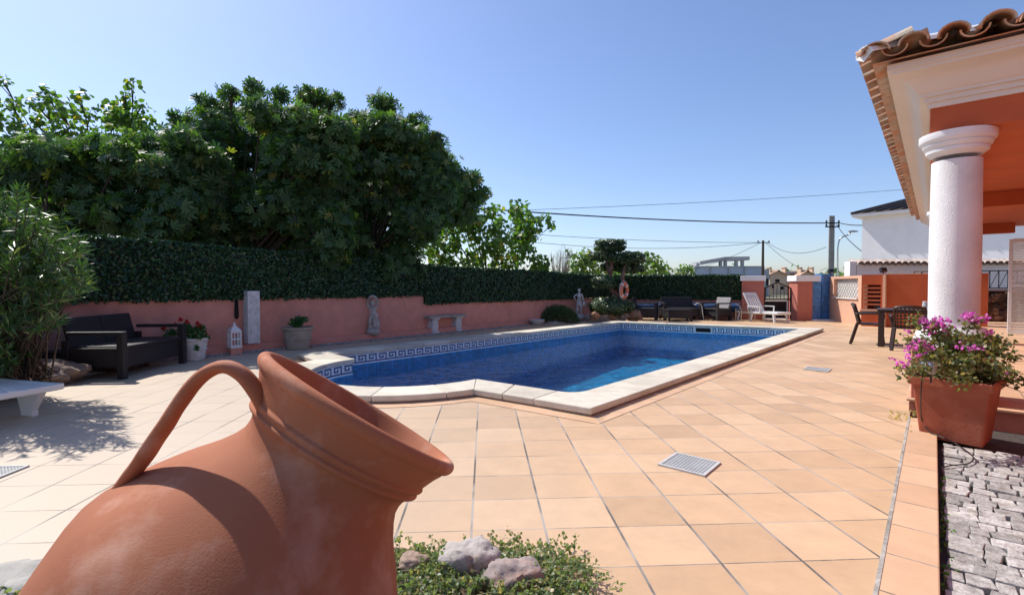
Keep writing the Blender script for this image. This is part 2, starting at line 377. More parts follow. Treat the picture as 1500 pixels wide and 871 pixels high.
# K1 -> A run (last index = K1), A corner piece, A->B, B->C, C->D, D->K2, arc
def out_pt(p,d): return p+Vector((d.y,-d.x,0))*.45
dKA=(A_-K1).normalized(); dAB=(B_-A_).normalized()
Ia=[K1,inner[0]]; Oa=[O[-1],out_pt(inner[0],dKA)]; slab_run(mb,0,1,2,Ia,Oa)
mb.prism(list(reversed(inner[0:7]+[out_pt(inner[6],dAB),corner,out_pt(inner[0],dKA)])),.022,.085)
Ib=[inner[6],B_]; Ob=[out_pt(inner[6],dAB),O[7]]; slab_run(mb,0,1,16,Ib,Ob)
slab_run(mb,7,8,7,inner,O); slab_run(mb,8,9,15,inner,O); slab_run(mb,9,10,1,inner,O)
for s in range(7):
    ids=list(range(10+4*s,10+4*s+5)); ii=[inner[i] for i in ids]; oo=[O[i] for i in ids]
    ii[0]=ii[0].lerp(ii[1],.02); oo[0]=oo[0].lerp(oo[1],.02)
    mb.prism(list(reversed(ii+oo[::-1])),.022,.085)
cop=mb.build('coping',M_COPE,pool,bevel=.012,seg=3)
mb=MB(); I2=off(inner,.02); O2=off(inner,.43); O2[0:7]=[corner.lerp(A_,.04)]*7
for i in range(nI):
    j=(i+1)%nI
    for z0,z1,P in ((-.12,.021,O2),):
        mb.add([(P[i].x,P[i].y,z0),(P[j].x,P[j].y,z0),(P[j].x,P[j].y,z1),(P[i].x,P[i].y,z1)],[(0,1,2,3)])
mb.build('coping_bed',M_COPES,pool)
def wall_strip(P,z0,z1,m,name):
    mb=MB(); n=len(P)
    for i in range(n):
        j=(i+1)%n
        mb.add([(P[i].x,P[i].y,z0),(P[j].x,P[j].y,z0),(P[j].x,P[j].y,z1),(P[i].x,P[i].y,z1)],[(3,2,1,0)])
    return mb.build(name,m,pool)
M_FRB=mat('pale_frieze_tile',(.72,.80,.85),.3,.05,8); M_FRK=mat('navy_key_tile',(.02,.06,.20),.3,.15,12)
Pw=off(inner,.03)
wall_strip(Pw,-.155,.022,M_FRB,'frieze_band')
# greek key strips
mb=MB(); Pk=off(inner,.027); S=[Vector((p.x,p.y,0)) for p in Pk]+[Pk[0]]
cum=[0]
for i in range(len(S)-1): cum.append(cum[-1]+(S[i+1]-S[i]).length)
tot=cum[-1]
import bisect
def along(s):
    s=max(0,min(tot-1e-6,s)); i=bisect.bisect_right(cum,s)-1; t=(s-cum[i])/max(1e-9,cum[i+1]-cum[i]); return S[i].lerp(S[i+1],t)
def krect(s0,s1,z0,z1):
    a=along(s0); b=along(s1); mb.add([(a.x,a.y,z0),(b.x,b.y,z0),(b.x,b.y,z1),(a.x,a.y,z1)],[(3,2,1,0)])
un=tot/round(tot/.205); k=un/8; zb=-.130; h=.13; q=h/6; w=.9
for i in range(round(tot/un)):
    s=i*un
    krect(s,s+k*w,zb,zb+h); krect(s+k*w,s+6*k,zb+h-q,zb+h); krect(s+5.1*k,s+6*k,zb+2*q,zb+h-q)
    krect(s+2.4*k,s+5.1*k,zb+2*q,zb+3*q); krect(s+2.4*k,s+3.3*k,zb+3*q,zb+4.2*q)
    krect(s+k*w,s+8*k,zb,zb+q*.9) if False else krect(s+6*k+k*.2,s+8*k,zb,zb+q); krect(s+k*w,s+6*k+k*.2,zb,zb+q)
mb.build('greek_key_frieze',M_FRK,pool)
# basin
def basin_mat(name,c,axes):
    return tilemat(name,c,UA if axes=='XY' else 0,0,0,.05,.05,.004,.004,jcol=(.10,.30,.5),var=.25,axes=axes,rough=.35,bump=.1)
M_BW=basin_mat('basin_wall_mosaic',(.07,.34,.62),'XZ'); M_BF=basin_mat('basin_floor_mosaic',(.07,.42,.66),'XY')
wall_strip(Pw,-2.3,-.155,M_BW,'basin_wall')
def dep(p): 
    t=(Vector((p.x,p.y,0))-Vector((-2.3,5.7,0))).dot(U)/11.5
    return -1.45+.55*max(0,min(1,t))
tr=tessellate_polygon([[Vector((p.x,p.y,0)) for p in Pw]]); mb=MB()
mb.add([(p.x,p.y,dep(p)) for p in Pw],[t if (Pw[t[1]]-Pw[t[0]]).cross(Pw[t[2]]-Pw[t[0]]).z>0 else t[::-1] for t in tr]); mb.build('basin_floor',M_BF,pool)
# skimmer opening in far short wall
sk=B_.lerp(C_,.50); d=(C_-B_).normalized(); nn=Vector((d.y,-d.x,0))
ff=mb=MB(); 
for s,a,b,z0,z1 in ((1,-.24,.24,.0,.02),(1,-.24,.24,-.14,-.12),(1,-.24,-.20,-.12,.0),(1,.20,.24,-.12,.0)):
    p=sk+d*(a+b)/2+nn*.018; mb.box((p.x,p.y,(z0+z1)/2),(b-a,.02,z1-z0),rz=math.atan2(d.y,d.x))
fr=mb.build('skimmer_frame',M_WPLAS,pool)
mb=MB(); p=sk+nn*.022; mb.box((p.x,p.y,-.06),(.40,.008,.12),rz=math.atan2(d.y,d.x)); mb.build('skimmer_mouth',M_BLK,fr)
# water
m,t,n_,l=nt('pool_water')
tc=n_.new('ShaderNodeTexCoord'); mp=n_.new('ShaderNodeMapping'); mp.inputs['Rotation'].default_value=(0,0,R(-20)); mp.inputs['Scale'].default_value=(1,1.7,1); l.new(tc.outputs['Object'],mp.inputs[0])
nz=n_.new('ShaderNodeTexNoise'); nz.inputs['Scale'].default_value=2.6; nz.inputs['Detail'].default_value=2; nz.inputs['Distortion'].default_value=.8; l.new(mp.outputs[0],nz.inputs['Vector'])
nz2=n_.new('ShaderNodeTexNoise'); nz2.inputs['Scale'].default_value=9; nz2.inputs['Detail'].default_value=3; l.new(mp.outputs[0],nz2.inputs['Vector'])
hh=math_(n_,l,'ADD',nz.outputs['Fac'],math_(n_,l,'MULTIPLY',nz2.outputs['Fac'],.28))
bu=n_.new('ShaderNodeBump'); bu.inputs['Strength'].default_value=1; bu.inputs['Distance'].default_value=.10; l.new(hh,bu.inputs['Height'])
fr_=n_.new('ShaderNodeFresnel'); fr_.inputs['IOR'].default_value=1.33; l.new(bu.outputs[0],fr_.inputs['Normal'])
gl=n_.new('ShaderNodeBsdfGlossy'); gl.inputs['Roughness'].default_value=.015; l.new(bu.outputs[0],gl.inputs['Normal'])
tp=n_.new('ShaderNodeBsdfTransparent'); tp.inputs[0].default_value=(1,1,1,1)
ms=n_.new('ShaderNodeMixShader'); l.new(fr_.outputs[0],ms.inputs[0]); l.new(tp.outputs[0],ms.inputs[1]); l.new(gl.outputs[0],ms.inputs[2])
va=n_.new('ShaderNodeVolumeAbsorption'); va.inputs['Color'].default_value=(.02,.78,.88,1); va.inputs['Density'].default_value=.40
_out(n_,l,ms.outputs[0],va.outputs[0]); M_WATER=m
tr=tessellate_polygon([[Vector((p.x,p.y,0)) for p in off(inner,.06)]]); Pq=off(inner,.06); N=len(Pq); mb=MB()
tf=[t if (Pq[t[1]]-Pq[t[0]]).cross(Pq[t[2]]-Pq[t[0]]).z>0 else t[::-1] for t in tr]
mb.add([(p.x,p.y,-.17) for p in Pq]+[(p.x,p.y,-2.45) for p in Pq],[tuple(t) for t in tf]+[tuple(N+i for i in t[::-1]) for t in tf]+[(i,N+i,N+(i+1)%N,(i+1)%N) for i in range(N)])
struct(mb.build('water',M_WATER))
# ============================================================ long garden wall and hedge screens
gw=thing('garden_wall','long low pink rendered wall under the hedge, stepping down behind the stone bench','wall',LW(3))
ang=math.atan2(LWd.y,LWd.x)
mb=MB()
def wseg(mb,fn,t0,t1,o0,o1,z0,z1a,z1b=None):
    z1b=z1a if z1b is None else z1b
    p=[fn(t0,o0),fn(t1,o0),fn(t1,o1),fn(t0,o1)]
    vs=[(q.x,q.y,z0) for q in p]+[(p[0].x,p[0].y,z1a),(p[1].x,p[1].y,z1b),(p[2].x,p[2].y,z1b),(p[3].x,p[3].y,z1a)]
    mb.add(vs,[(0,1,2,3),(7,6,5,4),(0,4,5,1),(1,5,6,2),(2,6,7,3),(3,7,4,0)])
wseg(mb,LW,-12,4.78,0,-.2,-.1,.99,.965); wseg(mb,LW,4.78,14.2,0,-.2,-.1,.78,.73)
mb.build('wall',M_PINK,gw)
mb=MB(); wseg(mb,LW,-12,13.4,.002,.14,-.1,.15,.13); mb.build('plinth',M_PINK,gw,bevel=.01)
gr=MB()
for i in range(2600):
    t=random.uniform(-1.5,13.2); o=.14+random.uniform(.01,.20)*(1 if random.random()<.9 else 1.5); p=LW(t,o); s=random.uniform(.010,.022)
    gr.lathe([(0,-s*.5),(s*.8,-s*.3),(s,.1*s),(s*.6,s*.6),(0,s*.75)],5,Matrix.Translation((p.x,p.y,.012))@Matrix.Rotation(random.random()*6,4,'Z'),sx=1.3)
struct(gr.build('gravel_strip',M_GRAVEL),'stuff')
def htop(t): return 1.93+(1.70-1.93)*(t+1.5)/6 if t<4.5 else 1.70+(1.555-1.70)*(t-4.5)/9
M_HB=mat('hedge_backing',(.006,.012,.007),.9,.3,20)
M_HL=leafmat('hedge_leaf',(.010,.036,.012),(.030,.088,.028),(.07,.15,.05),trans=.12,rough=.35,thr=.9)
def hedge(label,fn,nrm,runs,dens,loc):
    h=thing('artificial_hedge',label,'hedge',loc)
    mb=MB(); P=[];Nn=[]
    for t0,t1,zb,za,zc in runs:
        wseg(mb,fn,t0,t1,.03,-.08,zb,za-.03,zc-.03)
        L=t1-t0; n=int(L*dens*(za-zb))
        tt=rng.uniform(t0,t1,n); f=(tt-t0)/L; zt=za+(zc-za)*f
        zz=zb-.02+(zt-zb+.03)*rng.uniform(0,1,n); oo=.03+.05*rng.uniform(0,1,n)**1.5
        for a,b,c in zip(tt,oo,zz): q=fn(a,b); P.append((q.x,q.y,c)); Nn.append((nrm.x,nrm.y,.35))
        n2=int(L*dens*.3)
        for i in range(n2):
            a=random.uniform(t0,t1); q=fn(a,random.uniform(-.1,.08)); P.append((q.x,q.y,za+(zc-za)*(a-t0)/L+random.uniform(-.04,.025)*(1+.6*math.sin(a*9)))); Nn.append((nrm.x*.4,nrm.y*.4,1))
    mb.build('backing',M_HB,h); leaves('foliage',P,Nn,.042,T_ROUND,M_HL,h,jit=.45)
    return h
hedge('long dark green leafy screen on the long pink wall under the fig trees',LW,LWn,[(-12,-1.5,.96,2.0,1.93),(-1.5,4.5,.96,1.93,1.70),(4.5,4.78,.96,1.70,1.695),(4.78,14.05,.75,1.695,1.56)],1900,LW(3,0,.95))
fw=thing('rear_wall','short low pink wall behind the row of dark wicker chairs','wall',FW(2.5))
mb=MB(); wseg(mb,FW,0,FWL,0,-.2,-.1,.71,.71); mb.build('wall',M_PINK,fw)
hedge('short leafy green screen on the rear wall between the topiary and the gate pillar',FW,FWn,[(.05,FWL-.06,.70,1.585,1.565)],2000,FW(2.5,0,.72))
# ============================================================ gate pillars, gate, shower wall
def rbox(mb,p,sx,sy,z0,z1,a=UA): mb.box((p.x,p.y,(z0+z1)/2),(sx,sy,z1-z0),rz=a)
GA=math.atan2(FWd.y,FWd.x)
pc=Vector((8.55,17.45,0))
g=thing('gate_pillar','square red rendered pillar with white cap, joined to the end of the rear hedge','pillar',pc,group='gate pillars')
mb=MB(); rbox(mb,pc,.70,.55,-.05,1.36,GA+R(-6)); mb.build('shaft',M_PILL,g,bevel=.006)
mb=MB(); rbox(mb,pc,.80,.65,1.36,1.54,GA+R(-6)); mb.build('cap',M_WPAINT,g,bevel=.01)
pc2=Vector((9.98,17.0,0))
g=thing('gate_pillar','red rendered pillar with a wide white cap between the gate and the blue mosaic wall','pillar',pc2,group='gate pillars')
mb=MB(); rbox(mb,pc2,.50,.55,-.05,1.34,R(-2)); mb.build('shaft',M_PILL,g,bevel=.006)
mb=MB(); rbox(mb,pc2+Vector((.10,0,0)),.82,.62,1.34,1.54,R(-2)); mb.build('cap',M_WPAINT,g,bevel=.01)
sh=thing('shower_wall','blue mosaic tiled shower wall between the right gate pillar and the peach wall','wall',(10.6,17,0))
mb=MB(); mb.box((10.42,17.08,.66),(.40,.4,1.42),rz=R(-4)); mb.build('side_panel',M_BLUEM,sh)
mb=MB(); mb.box((10.83,17.1,.79),(.44,.3,1.62),rz=R(14)); mb.build('tiled_panel',M_BLUEM,sh)
mb=MB(); mb.box((10.55,16.72,.02),(.7,.3,.05),rz=R(-3)); mb.build('shower_tray',M_WPAINT,sh,bevel=.01)
ga=thing('garden_gate','small iron garden gate with peaked rail top and a dark lower panel','gate',(9.2,17.2,0))
gx0,gx1,gy=8.80,9.70,17.15
mb=MB()
for x in (gx0+.02,gx1-.06,gx1+.02): mb.bar((x,gy,.02),(x,gy,1.12),.035,.035)
for z in (.72,): mb.bar((gx0,gy,z),(gx1+.03,gy,z),.05,.05)
mb.bar((gx0,gy,1.10),((gx0+gx1)/2,gy,1.31),.04,.04); mb.bar(((gx0+gx1)/2,gy,1.31),(gx1+.03,gy,1.10),.04,.04)
mb.build('gate_frame',M_BLACK,ga)
mb=MB()
for i in range(7):
    x=gx0+.06+i*(gx1-gx0-.06)/6.6; z=1.10+.2*(1-abs(x-(gx0+gx1)/2)/((gx1-gx0)/2)); mb.bar((x,gy,.72),(x,gy,z),.014,.014)
mb.build('railing',M_BLACK,ga)
mb=MB(); mb.box(((gx0+gx1)/2-.03,gy+.02,.36),(gx1-gx0-.14,.02,.6)); mb.build('lower_panel',M_BLK,ga)
mb=MB()
for a,b in (((gx0+.02,gy-.01,.66),(gx1-.1,gy-.01,.66)),((gx0+.02,gy-.01,.06),(gx1-.1,gy-.01,.06)),((gx1-.1,gy-.01,.045),(gx1-.1,gy-.01,.675))): mb.bar(a,b,.035,.03)
mb.build('panel_trim',M_WPLAS,ga)
# ============================================================ peach wall with lattice + barbecue
LWP=[Vector((10.98,17.0,0)),Vector((10.38,14.6,0))]
lw=thing('lattice_wall','faded peach wall with a white diamond lattice window, left of the barbecue','wall',(10.7,15.8,0))
d=(LWP[1]-LWP[0]).normalized(); L=(LWP[1]-LWP[0]).length; aa=math.atan2(d.y,d.x); nrm=Vector((d.y,-d.x,0)); # towards -x
if nrm.x>0: nrm=-nrm
def pw(s,o,z): p=LWP[0]+d*s+nrm*o; return (p.x,p.y,z)
w0,w1,zs,zt=.38,L-.25,.78,1.42
def pbox(mb,s0,s1,z0,z1,o0,o1):
    c=pw((s0+s1)/2,(o0+o1)/2,(z0+z1)/2); mb.box(c,(s1-s0,abs(o1-o0),z1-z0),rz=aa)
mb=MB(); pbox(mb,0,L,-.05,zs,-.16,0); pbox(mb,0,w0,zs,1.5,-.16,0); pbox(mb,w1,L,zs,1.5,-.16,0); pbox(mb,w0,w1,zt,1.5,-.16,0); mb.build('wall',M_PEACH,lw)
mb=MB(); pbox(mb,w0-.03,w1+.03,zs,zs+.03,-.0,.05); mb.build('window_sill',M_WPLAS,lw)
mb=MB(); pbox(mb,w0,w1,zs+.03,zt,-.14,-.11); pn=mb.build('lattice_panel',mat('pale_panel',(.68,.65,.60),.8,.04,6),lw)
mb=MB(); H=zt-zs-.03; Wd=w1-w0
for k in range(-7,14):
    for sg in (1,-1):
        pts=[]
        for z in (0,H):
            s=k*.19+(z if sg>0 else H-z); pts.append((s,z))
        (s0,za),(s1,zb)=pts
        lo,hi=min(s0,s1),max(s0,s1)
        f=lambda s: za+(zb-za)*(s-s0)/(s1-s0)
        a=max(lo,0);b=min(hi,Wd)
        if b-a<.03: continue
        mb.bar(pw(w0+a,-.095,zs+.03+f(a)),pw(w0+b,-.095,zs+.03+f(b)),.012,.012)
mb.build('lattice',mat('lattice_grey',(.45,.43,.40),.7),pn)
O0=Vector((10.38,14.6,0)); V=Vector((.757,-.653,0))
bb=thing('barbecue','orange rendered built-in barbecue with brick ledges inside its open hearth','barbecue',(10.8,14.7,0))
VA=math.atan2(V.y,V.x)
def vb(mb,s0,s1,y0,y1,z0,z1):
    p=O0+V*(s0+s1)/2+U*(y0+y1)/2; mb.box((p.x,p.y,(z0+z1)/2),(s1-s0,y1-y0,z1-z0),rz=VA)
mb=MB(); vb(mb,.0,.52,0,.55,-.05,.40); vb(mb,0,.52,0,.55,1.22,1.52); vb(mb,.0,.04,0,.55,.5,1.22); vb(mb,.04,.46,.45,.55,.5,1.22); vb(mb,.46,.52,0,.55,.5,1.22)
mb.build('body',M_ORANGE,bb)
mb=MB(); vb(mb,-.03,.55,-.05,.5,.44,.50); mb.build('hearth_slab',M_PEACH,bb,bevel=.006)
mb=MB(); vb(mb,0,.50,.04,.5,.40,.44); mb.build('ledge_bed',M_BLK,bb)
mb=MB()
for i in range(5): vb(mb,.042,.47,.03,.14,.62+i*.12,.67+i*.12)
mb.build('brick_ledges',M_BRICK,bb)
mb=MB(); vb(mb,.30,.44,.15,.4,.52,.66); vb(mb,.31,.43,.16,.39,.69,.80); mb.build('grill_box',M_BLACK,bb)
# annexe wall behind table
an=thing('orange_wall','tall plain orange rendered wall right of the barbecue, behind the table','wall',(12,13.8,0))
mb=MB(); p=O0+V*1.62+U*.2; mb.box((p.x,p.y,.73),(2.18,.5,1.58),rz=VA); mb.build('wall',M_ORANGE,an)
mb=MB(); p=O0+V*.56-U*.10; mb.box((p.x,p.y,.73),(.07,.14,1.56),rz=VA+R(-12)); mb.build('jamb',M_PEACH,an)
# dry creeper on it
P=[];
for i in range(900):
    s=random.uniform(.5,2.6); q=O0+V*s+U*random.uniform(0,.3); P.append((q.x,q.y,1.5+abs(random.gauss(0,.06))))
o=leaves('dry_creeper',P,None,.045,T_LONG,leafmat('dry_leaf',(.35,.22,.12),(.55,.40,.25),trans=.2)); tag(o,'dry straw coloured creeper along the top of the orange wall','climbing plant')
def flood(loc,label):
    t=thing('flood_lamp',label,'lamp',loc); mb=MB()
    mb.box((0,0,.07),(.16,.10,.13),rx=R(-25)); mb.lathe([(.015,-.06),(.015,.02)],8); mb.build('lamp_body',M_BLACK,t,local=True,bevel=.01)
    mb=MB(); mb.box((0,-.055,.055),(.12,.01,.09),rx=R(-25)); mb.build('glass',M_METAL,t,local=True)
p=O0+V*.50+U*.1; flood((p.x,p.y,1.58),'small black flood lamp on top of the barbecue')
flood((10.95,16.9,1.62),'small black flood lamp on the corner of the blue shower wall')
# stone wall beyond the column
M_RUB=mat('dark_rubble_stone',(.10,.065,.05),.95,.4,5,1.5,7,col2=(.30,.17,.11),c2scale=3.5,c2lo=.52,c2hi=.6)
sw=thing('stone_wall','dark rubble stone wall with pale capping beyond the white column','wall',(14.5,14.2,0))
mb=MB()
for i in range(260):
    s=random.uniform(-1.8,1.8); z=random.uniform(0,1.0); mb.blob((14.6+s*.8,14.6-s*.5-random.uniform(0,.03),z),(random.uniform(.09,.17),.08,random.uniform(.06,.11)),i,.3,1)
mb.box((14.6,14.78,.5),(4.2,.3,1.08),rz=R(-32)); mb.build('stonework',M_RUB,sw)
mb=MB(); mb.box((14.6,14.75,1.07),(4.3,.4,.06),rz=R(-32)); mb.build('capping',M_CONC,sw)
rl=thing('railing','black iron railing above the stone wall','railing',(14.8,15.6,0)); mb=MB()
for z in (1.12,1.66): mb.bar((13.4,16.4,z),(16.8,14.4,z),.03,.03)
for i in range(20):
    a=Vector((13.4,16.4,1.12)).lerp(Vector((16.8,14.4,1.12)),i/19); b=Vector((13.4,16.4,1.66)).lerp(Vector((16.8,14.4,1.66)),i/19)
    mb.bar(a,b,.018,.018)
    if i<19:
        c=Vector((13.4,16.4,1.66)).lerp(Vector((16.8,14.4,1.66)),(i+1)/19); mb.bar(a,c,.014,.014)
mb.build('rails',M_BLACK,rl)
# ============================================================ villa porch
vi=thing('villa','orange villa porch with white columns, cream cornice and clay roof tiles','house',(5,5,0))
C1=Vector((4.27,4.75,0)); ZSHIFT=.07
def uv(a,b,z=0,o=C1): p=o+U*a+Wv*b; return Vector((p.x,p.y,z))
# terrace slab
mb=MB(); mb.prism([uv(-.36,.31),uv(-.36,-6),uv(16,-6),uv(16,.31)],-.08,.10); pf=mb.build('terrace_step',mat('step_riser',(.42,.17,.11),.8,.1,8),vi)
mb=MB(); mb.prism([uv(-.385,.33),uv(-.385,-6),uv(16,-6),uv(16,.33)],.1,.122)
mb.build('terrace_floor',tilemat('terrace_tile',(.60,.37,.225),UA,4.27,4.75,.35,.35,.008,.008,jcol=(.36,.31,.26)),vi,bevel=.004)
def column(i,a):
    c=uv(a,0)
    mb=MB(); rbox(mb,c,.60,.60,.12,.62); mb.build('pedestal',M_PILL,vi,bevel=.008)
    m=Matrix.Translation(c)
    mb=MB(); mb.lathe([(.190,.80),(.193,1.6),(.186,2.46)],64,m,cap=False); sh=mb.build('column',M_WHITE,vi,smooth=True)
    mb=MB(); mb.lathe([(.30,.62),(.30,.68),(.285,.70),(.285,.73),(.26,.76),(.235,.80),(.21,.80)],48,m); mb.build('base',M_WPAINT,sh,smooth=40)
    mb=MB(); mb.lathe([(.186,2.50),(.205,2.52),(.23,2.54),(.235,2.565),(.225,2.57),(.25,2.59),(.26,2.615),(.25,2.62),(.275,2.64),(.285,2.66),(.285,2.715),(.0,2.716)],64,m); mb.build('capital',M_WPAINT,sh,smooth=40)
for i,a in enumerate((0,6.4,12.9)): column(i,a)
mb=MB(); mb.prism([uv(-.2,-.2),uv(14,-.2),uv(14,.2),uv(-.2,.2)],2.718,3.0)
mb.prism([uv(-.2,-.2),uv(.2,-.2),uv(.2,-6),uv(-.2,-6)],2.718,3.0)
for a in (6.4,12.9): mb.prism([uv(a-.15,-.203),uv(a+.15,-.203),uv(a+.15,-1.498),uv(a-.15,-1.498)],2.72,2.985)
mb.build('beam',M_ORANGE,vi)
mb=MB(); mb.prism([uv(.203,-.203),uv(.203,-6),uv(14,-6),uv(14,-.203)],2.99,3.05); mb.build('ceiling',M_ORANGE,vi)
mb=MB(); mb.prism([uv(8.9,-1.5),uv(13.5,-1.5),uv(13.5,-6),uv(8.9,-6)],.1,2.985)
mb.prism([uv(-5,-1.5-.2),uv(-5,-6),uv(7.6,-6),uv(7.6,-1.7)],.1,2.99); mb.prism([uv(-5,-1.5),uv(-5,-1.7),uv(7.55,-1.7),uv(7.55,-1.5)],.12,2.985)
mb.prism([uv(7.55,-1.5),uv(7.55,-1.7),uv(8.9,-1.7),uv(8.9,-1.5)],2.25,2.985)
# (rear stretch past the doors is recessed so the garden shows beyond)
mb2=MB(); mb2.v=mb.v[8:]; mb2.f=[tuple(i-8 for i in f) for f in mb.f[6:]]
mb2.prism([uv(8.9,-1.5),uv(9.1,-1.5),uv(9.1,-6),uv(8.9,-6)],.1,2.985)
mb2.build('wall',M_ORANGE,vi)
# door + shutter
mb=MB()
for a in (7.6,8.24,8.85): 
    p=uv(a,-1.62,1.18); mb.box(p,(.07,.07,2.1),rz=UA)
for z in (.2,1.1,2.2): p=uv(8.22,-1.62,z); mb.box(p,(1.3,.06,.08),rz=UA)
dr=mb.build('door',M_WPAINT,vi,bevel=.004)
mb=MB(); p=uv(8.22,-1.64,1.2); mb.box(p,(1.2,.012,1.95),rz=UA); mb.build('glass',mat('dark_glass',(.02,.03,.035),.08),dr)
def shutter(a,b0,b1):
    mb=MB()
    for b in (b0+.03,b1-.03): p=uv(a,b,1.18); mb.box(p,(.045,.06,2.06),rz=UA)
    for z in (.18,1.2,2.18): p=uv(a,(b0+b1)/2,z); mb.box(p,(.045,abs(b1-b0)-.12,.08),rz=UA)
    s=mb.build('shutter',M_WPAINT,vi,bevel=.003)
    mb=MB()
    for k in range(48):
        z=.24+k*.0405
        if abs(z-1.2)<.05: continue
        p=uv(a,(b0+b1)/2,z); mb.box(p,(.04,abs(b1-b0)-.12,.008),rz=UA,ry=R(35))
    mb.build('louvre',M_WPAINT,s)
shutter(8.9,-1.55,-1.08)
# cornice sweep
prof=[(0,2.95),(.02,2.95),(.02,3.00),(.045,3.00),(.045,3.045),(.075,3.05),(.075,3.075),(.10,3.09),(.125,3.13),(.16,3.18),(.21,3.225),(.27,3.25),(.29,3.255),(.29,3.28),(.315,3.285),(.315,3.345),(.0,3.345)]
def sweep(prof,e0=14,e1=-7):
    st=[]
    for e,z in prof: st.append([uv(e0,.2+e,z),uv(-.2-e,.2+e,z),uv(-.2-e,e1,z)])
    mb=MB(); n=len(prof)
    vs=[p for s in st for p in s]
    fs=[]
    for i in range(n-1):
        for k in range(2): fs.append((i*3+k,i*3+k+1,(i+1)*3+k+1,(i+1)*3+k))
    mb.add(vs,fs); return mb
sweep(prof).build('cornice',M_CREAM,vi,smooth=35)
# roof tiles: half pipes
def halfpipe(mb,p,ax,r0,r1,L,up=1,seg=8,th=.014):
    """p start point (eave end), ax unit direction (uphill), up=1 convex cover, -1 pan"""
    ax=ax.normalized(); side=ax.cross(Vector((0,0,1))).normalized(); nz_=side.cross(ax).normalized()
    vs=[];
    for j,(d,r) in enumerate(((0,r0),(L,r1))):
        for rr in (r,r-th):
            for k in range(seg+1):
                t=math.pi*k/seg
                vs.append(p+ax*d+side*math.cos(t)*rr+nz_*math.sin(t)*rr*up*.8)
    m=seg+1; fs=[]
    for k in range(seg):
        fs.append((k,k+1,2*m+k+1,2*m+k)); fs.append((m+k+1,m+k,3*m+k,3*m+k+1)); fs.append((k+1,k,m+k,m+k+1)); fs.append((2*m+k,2*m+k+1,3*m+k+1,3*m+k))
    for k in (0,seg): fs.append((k,2*m+k,3*m+k,m+k))
    mb.add(vs,fs)
mb=MB(); sl=math.tan(R(17)); pit=.27
def eave_row(base,along_v,inward,n,j0):
    ax=(inward+Vector((0,0,sl))).normalized()
    for j in range(n):
        for c in range(3):
            ofs=c*.36
            if j*pit<c*.30: continue
            j_=Vector((0,0,random.uniform(-.004,.004)))
            s=base+along_v*(j*pit)+inward*ofs+Vector((0,0,ofs*sl))
            halfpipe(mb,s+Vector((0,0,.05))+j_,ax,.112,.092,.43,1)
            halfpipe(mb,s+along_v*(pit/2)+Vector((0,0,.045))+inward*.09+Vector((0,0,.045)),ax,.10,.112,.43,-1)
E=.53
eave_row(uv(-.2-E+.14,.2+E,3.37),U,-Wv,52,0)
eave_row(uv(-.2-E,.2+E-.14,3.37),-Wv,U,24,0)
mb.build('roof_tiles',M_ROOF,vi,smooth=50)
mb=MB(); q=uv(-.2,.2,3.35); 
z0=3.352
mb.add([uv(-.2-.42,.2+.42,z0),uv(14,.2+.42,z0),uv(14,-.8,z0+1.2*sl),uv(.9,-.8,z0+1.2*sl+.02),uv(.9,-6,z0+1.2*sl),uv(-.2-.42,-6,z0)],[(0,1,2,3),(0,3,4,5)]); mb.build('roof_deck',M_ROOF,vi)
mb=MB(); dg=(U-Wv).normalized(); ax=(dg+Vector((0,0,sl*.72))).normalized()
for c in range(3): halfpipe(mb,uv(-.2-E+.05,.2+E-.05,3.43)+dg*c*.42+Vector((0,0,c*.42*sl*.72)),ax,.10,.085,.48,1)
p=uv(-.2-E+.05,.2+E-.05,3.43); side=ax.cross(Vector((0,0,1))).normalized()
mb.add([p+side*math.cos(math.pi*k/8)*.10+Vector((0,0,math.sin(math.pi*k/8)*.085)) for k in range(9)]+[p+Vector((0,0,-.06))],[tuple(range(10))])
mb.build('hip_tiles',M_WPAINT,vi,smooth=50)
ZSHIFT=0
# ============================================================ cobbles
M_COB=mat('cobble_limestone',(.42,.40,.375),.8,.25,25,.9,70,col2=(.25,.22,.19),c2scale=14,island=.3)
mb=MB()
mb.add([(k0+kn*1.0).to_tuple()[:2]+(-.075,),(9,-3,-.075),(9,1,-.075),tuple(uv(-.36,-6,-.075)),tuple(uv(-.30,.5,-.075))],[(0,1,2,3,4)])
struct(mb.build('cobble_bed',mat('joint_dirt',(.06,.05,.045),.95,.3,30,1,60)))
mb=MB(); o_=k0+kn; cnt=0
for r_ in range(0,60):
    y=-0.0+r_*.098
    x=0; row=r_
    while x<5.5:
        w_=random.uniform(.06,.14); 
        # rows run across the kerb direction, slightly warped
        s=3.4+y; base=o_+Vector((.652,.758,0))*s+Vector((.757,-.653,0))*(x+w_/2+.02)
        base+=Vector((noise.noise(Vector((x,y,0))),noise.noise(Vector((x,y,5))),0))*.03
        inside=(base-uv(-.40,0)).dot(U)<-.05 and base.y>1.2
        if inside and base.x<5.2:
            h_=random.uniform(-.012,.008); hw=w_/2-.004; hd=.0445
            pts=[(-hw,-hd),(hw*random.uniform(-.2,.3),-hd-.006*random.random()),(hw,-hd),(hw,hd),(hw*random.uniform(-.3,.3),hd+.006*random.random()),(-hw,hd)]
            aa_=UA-math.pi/2+random.uniform(-.14,.14)
            P_=[(base.x+(px_+random.uniform(-.013,.013))*math.cos(aa_)-(py_+random.uniform(-.009,.009))*math.sin(aa_),base.y+px_*math.sin(aa_)+py_*math.cos(aa_)) for px_,py_ in pts]
            mb.prism(P_,-.09,-.046+h_*.5); cnt+=1
        x+=w_
struct(mb.build('cobble_paving',M_COB,bevel=.004,seg=2))
P=[]
